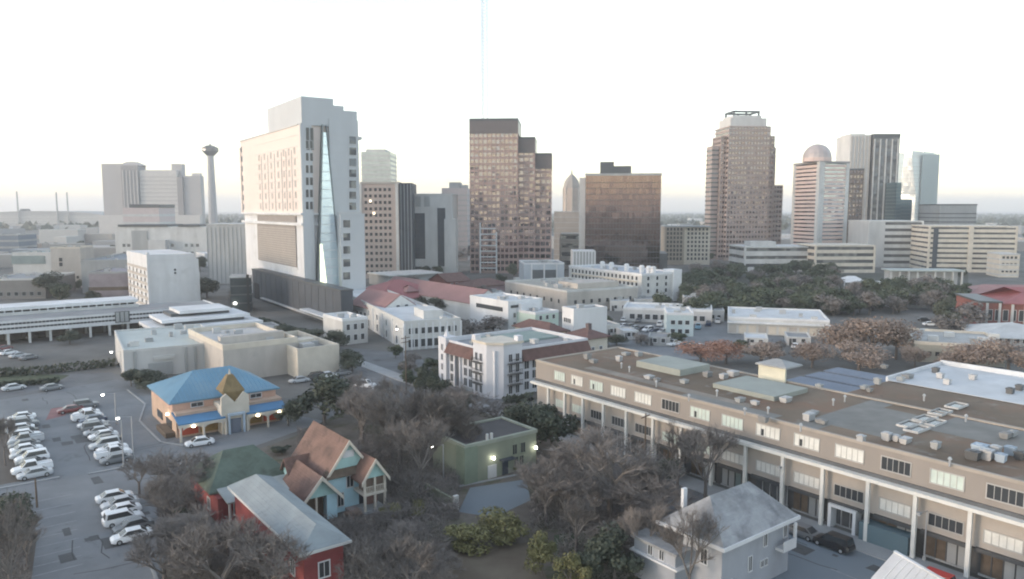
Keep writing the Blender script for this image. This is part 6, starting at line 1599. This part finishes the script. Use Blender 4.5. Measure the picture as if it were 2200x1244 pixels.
for i in range(3): TM['s%d' % i] = leafy_mesh(80 + i, L_PARK, n=1500, leaf=(.03, .055), low=.1); TM['p%d' % i] = leafy_mesh(90 + i, L_TWIG, n=1300, leaf=(.02, .045), low=.1); 
rt = random.Random(9); NT = [0]
def tree(k, u, vb, vt, w, label, group=None, name=None, y=None):
    if y is None: x, y = G(u, vb)
    else: x = XAT(u, y)
    hh = max(1.2, ZAT(y, vt)); wd = w * sqrt(x * x * 0 + y * y) / FPX
    nm = name or {'b': 'bare_tree', 'o': 'oak_tree', 't': 'tan_tree', 'r': 'orange_tree', 'g': 'shrub', 's': 'oak_tree', 'p': 'bare_tree'}[k[0]]
    t = thing(nm, label, 'shrub' if nm == 'shrub' else 'tree', (x, y, 0), rt.uniform(0, 6.28), group)
    wm = wd / (.95 if k[0] in 'b' else .80)
    for n_, me in zip(('trunk', 'crown'), TM[k]): inst(n_, me, t, sc=(wm, wm, hh))
    return t
GB = 'bare winter trees in the yards'
for i, (u, vb, vt, w, lb) in enumerate((
    (300, 1062, 985, 80, 'bare tree beside the lower car row, topmost'), (375, 1150, 1030, 120, 'bare brown tree between the lower cars and the red house'),
    (405, 1235, 1090, 190, 'large bare tree in front of the red house'), (480, 1300, 1140, 220, 'wide bare tree left of the red cottage at the bottom'),
    (590, 1310, 1150, 160, 'bare tree reaching over the blue-grey roof of the red cottage'), (800, 1300, 1170, 150, 'bare tree just right of the red cottage wall'),
    (875, 1200, 1120, 110, 'thin bare tree below the pale blue house'), (355, 1270, 1150, 170, 'low bare tree at the bottom edge by the lot kerb'),
    (860, 1015, 835, 165, 'tall bare purple-brown tree behind the pale blue house'), (940, 1005, 840, 150, 'tall bare tree left of the sage green building'),
    (840, 985, 850, 120, 'bare tree close behind the russet roof'), (905, 1060, 905, 130, 'bare tree in the yard right of the pale blue house'),
    (1000, 930, 848, 120, 'bare tree behind the dark roof of the green building'), (1065, 915, 868, 110, 'low bare tree in front of the mission apartments'),
    (1250, 1075, 955, 130, 'bare tree at the kerb right of the green building'), (1310, 1120, 930, 210, 'wide bare tree in the middle of the verge'),
    (1215, 1130, 1010, 130, 'bare tree below the small car park'), (1395, 1120, 980, 130, 'bare tree left of the utility pole by the long building'),
    (1455, 1065, 915, 105, 'bare tree against the long building facade, left one'), (1515, 1085, 925, 130, 'bare tree against the long building facade, right one'),
    (1480, 1300, 1095, 120, 'thin bare tree in front of the pale grey house'), (1385, 1235, 1090, 120, 'bare tree left of the pale grey house'),
    (345, 1040, 990, 70, 'small bare tree at the end of the middle car row'), (885, 1300, 1170, 130, 'bare tree at the bottom centre left'), (1150, 1080, 1000, 90, 'slim bare tree beside the small car park'))):
    tree('b%d' % (i % 4), u, vb, vt, w, lb, GB)
def thicket(name, regions, lm, n, hmax, label_kind='stuff'):
    q = MB(); r = random.Random(17)
    for (u0, v0, u1, v1, f, hm) in regions:
        for i in range(int(n * f)):
            u, v = r.uniform(u0, u1), r.uniform(v0, v1); x, y = G(u, v)
            if r.random() > .35 + .9 * abs(sin(x * .31 + 1.7 * sin(y * .23)) * cos(y * .27)): continue
            zz = hm * r.random() ** 1.6; L = r.uniform(.5, 1.3); dd = Vector((r.gauss(0, .6), r.gauss(0, .6), r.gauss(.7, .5))).normalized() * L
            nn = dd.orthogonal().normalized() * r.uniform(.02, .055); p = Vector((x, y, zz))
            q.add([p - nn, p + nn, p + dd], [(0, 1, 2)])
    o = q.build(name, lm); o['kind'] = 'stuff'
thicket('undergrowth', [(640, 1000, 700, 935, .25, 1.6), (770, 850, 1000, 1000, 1.0, 2.6), (830, 1000, 985, 1120, .8, 1.8), (340, 1010, 440, 1200, .6, 1.8), (700, 1130, 960, 1280, .9, 1.6), (420, 1140, 650, 1290, .6, 1.6), (1140, 1000, 1430, 1140, 1.0, 1.8), (1200, 1110, 1420, 1250, .6, 1.5), (-60, 1080, 60, 1280, .35, 1.8)], L_TWIG, 15000, 2)
AN = [((700, 1000), (790, 1060), 'beside the steep russet roof'), ((770, 830), (850, 1000), 'in the brown thicket behind the pale blue house'), ((850, 840), (990, 985), 'in the brown thicket left of the green building'),
      ((830, 1020), (980, 1130), 'in the yard right of the pale blue house'), ((335, 1040), (440, 1200), 'between the lower cars and the red house'), ((350, 1190), (640, 1290), 'in front of the red cottage'),
      ((720, 1180), (960, 1290), 'in the bottom yard right of the red cottage'), ((1150, 1010), (1420, 1130), 'on the verge along the street'), ((1200, 1130), (1420, 1230), 'left of the pale grey house')]
sizes = ['slim', 'spreading', 'low', 'tall', 'ragged', 'dense']
for (p, q, wh), n in zip(AN, (2, 6, 6, 3, 3, 4, 5, 5, 3)):
    for i in range(n):
        u = rt.uniform(p[0], q[0]); vb = rt.uniform(p[1], q[1]) + 25
        x, y = G(u, vb); sz = sizes[i % 6]
        hh = {'low': 4.5, 'tall': 9.0}.get(sz, 6.8) * rt.uniform(.9, 1.1); wd = {'slim': .7, 'spreading': 1.3}.get(sz, 1.0) * 7.5
        if 'bottom yard' in wh or 'pale blue house' in wh and 'right of' in wh: hh *= .55; wd *= .7
        if 'red cottage' in wh and 'front' in wh: hh = min(hh, 5.5)
        t = tree('b%d' % ((i + n) % 4), u, vb, 500, 1, '%s bare grey-brown tree %s' % (sz, wh), GB)
        for ch in kids(t): ch.scale = (wd, wd, hh)
for a in (('o0', 697, 912, 796, 140, 'large dark live oak between the restaurant and the russet roof'), ('o1', 757, 800, 744, 64, 'dark rounded oak by the white corner building'),
          ('o2', 1185, 985, 855, 120, 'dark round oak at the right end of the green building'), ('o0', 1125, 960, 858, 110, 'dark oak behind the green building roof'),
          ('o1', 622, 735, 692, 70, 'dark tree before the podium, left one'), ('o2', 668, 742, 698, 80, 'dark tree before the podium, middle one'), ('o0', 715, 752, 706, 70, 'dark tree before the podium, right one'),
          ('o1', 325, 838, 788, 80, 'dark tree at the corner of the blue roof'), ('o2', 282, 830, 790, 50, 'small dark tree left of the blue roof'), 
          ('o0', 118, 640, 580, 80, 'dark tree clump below the beige tower block'), ('o1', 90, 632, 596, 40, 'small dark tree by the white-rimmed roof'), ('o2', 430, 585, 545, 36, 'dark tree right of the blank white slab'), ('o1', 445, 640, 590, 60, 'dark tree between the white slab and the podium'),
          ('o2', 955, 675, 630, 90, 'dark tree in the court between the red roofs'), ('o0', 905, 668, 634, 50, 'small dark tree beside the gabled hall'), ('p0', 990, 560, 520, 60, 'grey bare tree at the foot of the bronze tower'),
          ('p1', 1060, 720, 676, 80, 'brown bare tree left of the white three-storey block'), ('p2', 1010, 725, 680, 70, 'dull bare tree behind the white corner building'), ('o1', 1100, 740, 705, 36, 'small dark tree at the red tile roof'),
          ('o2', 605, 975, 955, 50, 'small round dark bush on the restaurant drive'), ('o0', 620, 915, 858, 60, 'dark tree at the right end of the restaurant'), ('o1', 915, 850, 780, 50, 'dark tree left of the mission apartments'), ('o2', 945, 862, 800, 60, 'dark leafy tree at the mission apartments entrance'), ('p0', 880, 800, 772, 50, 'low bare tree at the street corner'),
          ('o1', 15, 1180, 1048, 110, 'grey-green tree at the left edge of the lower lot'), ('b1', 25, 1300, 1090, 130, 'bare tree at the bottom left corner'), ('b2', 60, 1220, 1120, 70, 'thin bare tree beside the stall lines'), ('b3', 12, 1000, 900, 60, 'bare tree at the left edge of the upper car park')):
    tree(*a)
for i, (u, v, k) in enumerate(((868, 800, 'o'), (882, 826, 's'), (905, 812, 'o'), (925, 838, 's'), (938, 815, 'o'), (905, 845, 'g'), (850, 770, 's'), (930, 792, 's'), (890, 785, 'p'), (960, 865, 'g'), (1000, 878, 's'))):
    tree(k + str(i % 3), u, v, v - 26 - (i * 7) % 12, 30 + (i * 11) % 16, ['round dark', 'ragged dark', 'small dark', 'broad dull', 'leafy dark', 'low olive', 'thin dark', 'squat dark', 'greyish', 'low yellowish', 'spreading dark'][i] + ' street tree left of the mission apartments', 'street trees by the mission apartments', name='street_tree')
for i, (u, v, wh) in enumerate(((1300, 700, 'right of the white party wall'), (1325, 742, 'by the low pale shed'), (1378, 742, 'near the far end of the brown roof'), (1452, 738, 'left of the orange trees'), (1508, 672, 'at the park edge'), (1552, 668, 'behind the white warehouse, left'), (1640, 676, 'behind the white warehouse, middle'), (1700, 684, 'behind the white warehouse, right'), (1660, 760, 'beside the cream penthouse'), (1100, 662, 'left of the beige block'), (1200, 660, 'before the broad beige building'), (1055, 738, 'right of the white corner building'), (1590, 756, 'beside the orange trees, right'), (700, 770, 'behind the cream annex'), (560, 745, 'behind the beige commercial block'), (240, 700, 'under the long white office'), (150, 740, 'before the long white office'), (60, 730, 'at the far left stilts'), (300, 735, 'left of the grey pavilion'), (200, 655, 'behind the long white office'), (300, 648, 'at the foot of the white slab'))):
    tree('sop'[i % 3] + str(i % 3), u, v, v - 24 - (i * 5) % 14, 34 + (i * 13) % 22, ('dull green', 'dark green', 'bare grey')[i % 3] + ' street tree ' + wh, 'mid-distance street trees', name='street_tree')
for a in (('g0', 1085, 1165, 1092, 130, 'yellow-green bush below the small car park'), ('g1', 1010, 1175, 1115, 110, 'olive bush left of the yellow-green bush'), ('g2', 1165, 1235, 1140, 80, 'tall olive bush at the bottom centre'), ('o0', 1320, 1245, 1125, 130, 'dark green broad tree at the bottom, left of the pale grey house'),
          ('o2', 1265, 1255, 1160, 90, 'dark green bush at the bottom centre right'), ('g1', 1225, 1280, 1180, 90, 'olive bush at the bottom edge'), ('g0', 895, 1110, 1075, 60, 'green bush beside the garden wall'), ('g2', 840, 1120, 1080, 60, 'pale bush at the porch of the pale blue house'), ('g1', 1100, 1012, 985, 30, 'small shrub at the green building door'),
          ('t0', 760, 1118, 1090, 40, 'pale shrub before the pale blue house'), ('o1', 395, 1130, 1080, 50, 'dark shrub by the red house wall'), ('o2', 1320, 1085, 1055, 60, 'dark shrub on the verge'), ('o0', 1440, 1030, 985, 80, 'dark shrub beside the utility pole')):
    tree(*a)
for a in (('t0', 1870, 770, 662, 130, 'big tan winter tree with a broad crown behind the long building'), ('t1', 1815, 768, 684, 120, 'tan winter tree left of the biggest tan tree'), ('t2', 1925, 772, 682, 100, 'tan winter tree right of the biggest tan tree'), ('t1', 1845, 800, 730, 120, 'grey-tan tree below the biggest tan tree'),
          ('r0', 1505, 786, 726, 110, 'low orange-leaved tree behind the brown roof, left one'), ('r1', 1560, 782, 722, 90, 'low orange-leaved tree behind the brown roof, right one'), ('t2', 1635, 780, 726, 110, 'grey-tan tree right of the orange trees'), ('t0', 1745, 790, 724, 90, 'grey-tan tree by the lone white car'),
          ('t0', 2090, 800, 726, 120, 'tan bare tree before the grey hipped hall, left one'), ('t1', 2165, 808, 722, 120, 'tan bare tree before the grey hipped hall, right one'), ('t2', 2030, 798, 752, 80, 'low tan tree below the four dark windows'), ('t1', 1965, 790, 738, 60, 'low tan shrub tree left of the four dark windows'),
          ('o0', 2035, 706, 634, 60, 'tall dark tree left of the brick church'), ('p1', 2080, 705, 645, 90, 'broad grey bare tree before the brick church'), ('p2', 2045, 720, 668, 70, 'grey bare tree in front of the tall dark tree'), ('o1', 1740, 700, 664, 60, 'dark tree at the end of the white warehouse')):
    tree(*a)
# the wooded park before the right-hand towers: every tree its own
gp = 'trees of the wooded park'
for i in range(225):
    u = rt.uniform(1470, 2070); f = (u - 1470) / 600
    vb = 588 + (102 - 20 * f) * rt.random()
    k = rt.choice('sspssps') + str(rt.randrange(3))
    if 1790 < u < 2060 and vb < 628: continue
    x, y = G(u, vb); hh = rt.uniform(5.5, 10); wd = hh * rt.uniform(1.2, 1.7)
    wh = ('before the tan apartment block' if u < 1530 else 'before the taupe tower' if u < 1690 else 'before the domed tower' if u < 1790 else 'by the white tent roof' if u < 1880 else 'before the columned shelter')
    dp = 'back of the park' if vb < 615 else 'middle of the park' if vb < 650 else 'front edge of the park'
    sz = 'tall' if hh > 8.2 else 'low' if hh < 6.4 else 'mid-sized'
    if wd > hh * 1.5: sz += ' spreading'
    lb = '%s %s %s, %s' % (sz, 'dark evergreen oak' if k[0] == 's' else 'grey-brown bare tree', wh, dp)
    t = tree(k, u, vb, 500, 1, lb, 'trees of the wooded park')
    for ch in kids(t): ch.scale = (wd, wd, hh)
# scattered small trees in the far city
for i in range(130):
    z = rt.random()
    if z < .45: u, y = rt.uniform(-40, 520), rt.uniform(300, 1000)
    elif z < .7: u, y = rt.uniform(880, 1500), rt.uniform(280, 460)
    else: u, y = rt.uniform(1420, 2230), rt.uniform(440, 1100)
    k = rt.choice('ssp') + str(rt.randrange(3)); hh = rt.uniform(5, 9)
    wh = ('at the far left under the stadium' if u < 210 else 'left of the white hotel' if u < 530 else 'below the bronze tower' if u < 1190 else 'below the mirror office' if u < 1430 else 'below the taupe tower' if u < 1700 else 'around the banded offices' if u < 2000 else 'at the far right')
    dp = 'nearest blocks' if y < 420 else 'middle blocks' if y < 650 else 'far blocks'
    lb = '%s %s among %s %s' % ('tiny' if hh < 6.5 else 'small', 'dark street tree' if k[0] == 's' else 'grey bare street tree', dp, wh)
    t = tree(k, u, 0, 0, 1, lb, 'small far street trees ' + wh, y=y)
    for ch in kids(t): ch.scale = (hh * 1.2, hh * 1.2, hh)
# far wooded belt towards the horizon, one mass
q = MB(); rf = random.Random(4)
for i in range(5200):
    y = rf.uniform(1300, 5200); x = rf.uniform(-.8, .8) * y; s = rf.uniform(5, 14)
    for k in range(2):
        d = Vector((rf.gauss(0, 1), rf.gauss(0, 1), rf.gauss(.6, .6))).normalized(); a = d.orthogonal().normalized() * s; b = d.cross(a)
        c = Vector((x + rf.uniform(-6, 6), y, rf.uniform(2, 7)))
        q.add([c - a - b * .5, c + a - b * .5, c + a * .8 + b * .5, c - a * .8 + b * .5], [(0, 1, 2, 3)])
o = q.build('far_woods', L_OAK); o['kind'] = 'stuff'

# ================================================================== HAZE
hz = bpy.data.materials.new('haze_air'); hz.use_nodes = True
nt = hz.node_tree
nt.nodes.remove(nt.nodes['Principled BSDF'])
pv = nt.nodes.new('ShaderNodeVolumePrincipled')
pv.inputs['Color'].default_value = (.965, .97, .98, 1)
pv.inputs['Density'].default_value = .0002
pv.inputs['Anisotropy'].default_value = .2
nt.links.new(pv.outputs[0], nt.nodes['Material Output'].inputs['Volume'])
hb = MB().box(-12050, 12050, -12050, 14050, -3.0, 215).build('haze', hz)
hb['kind'] = 'stuff'
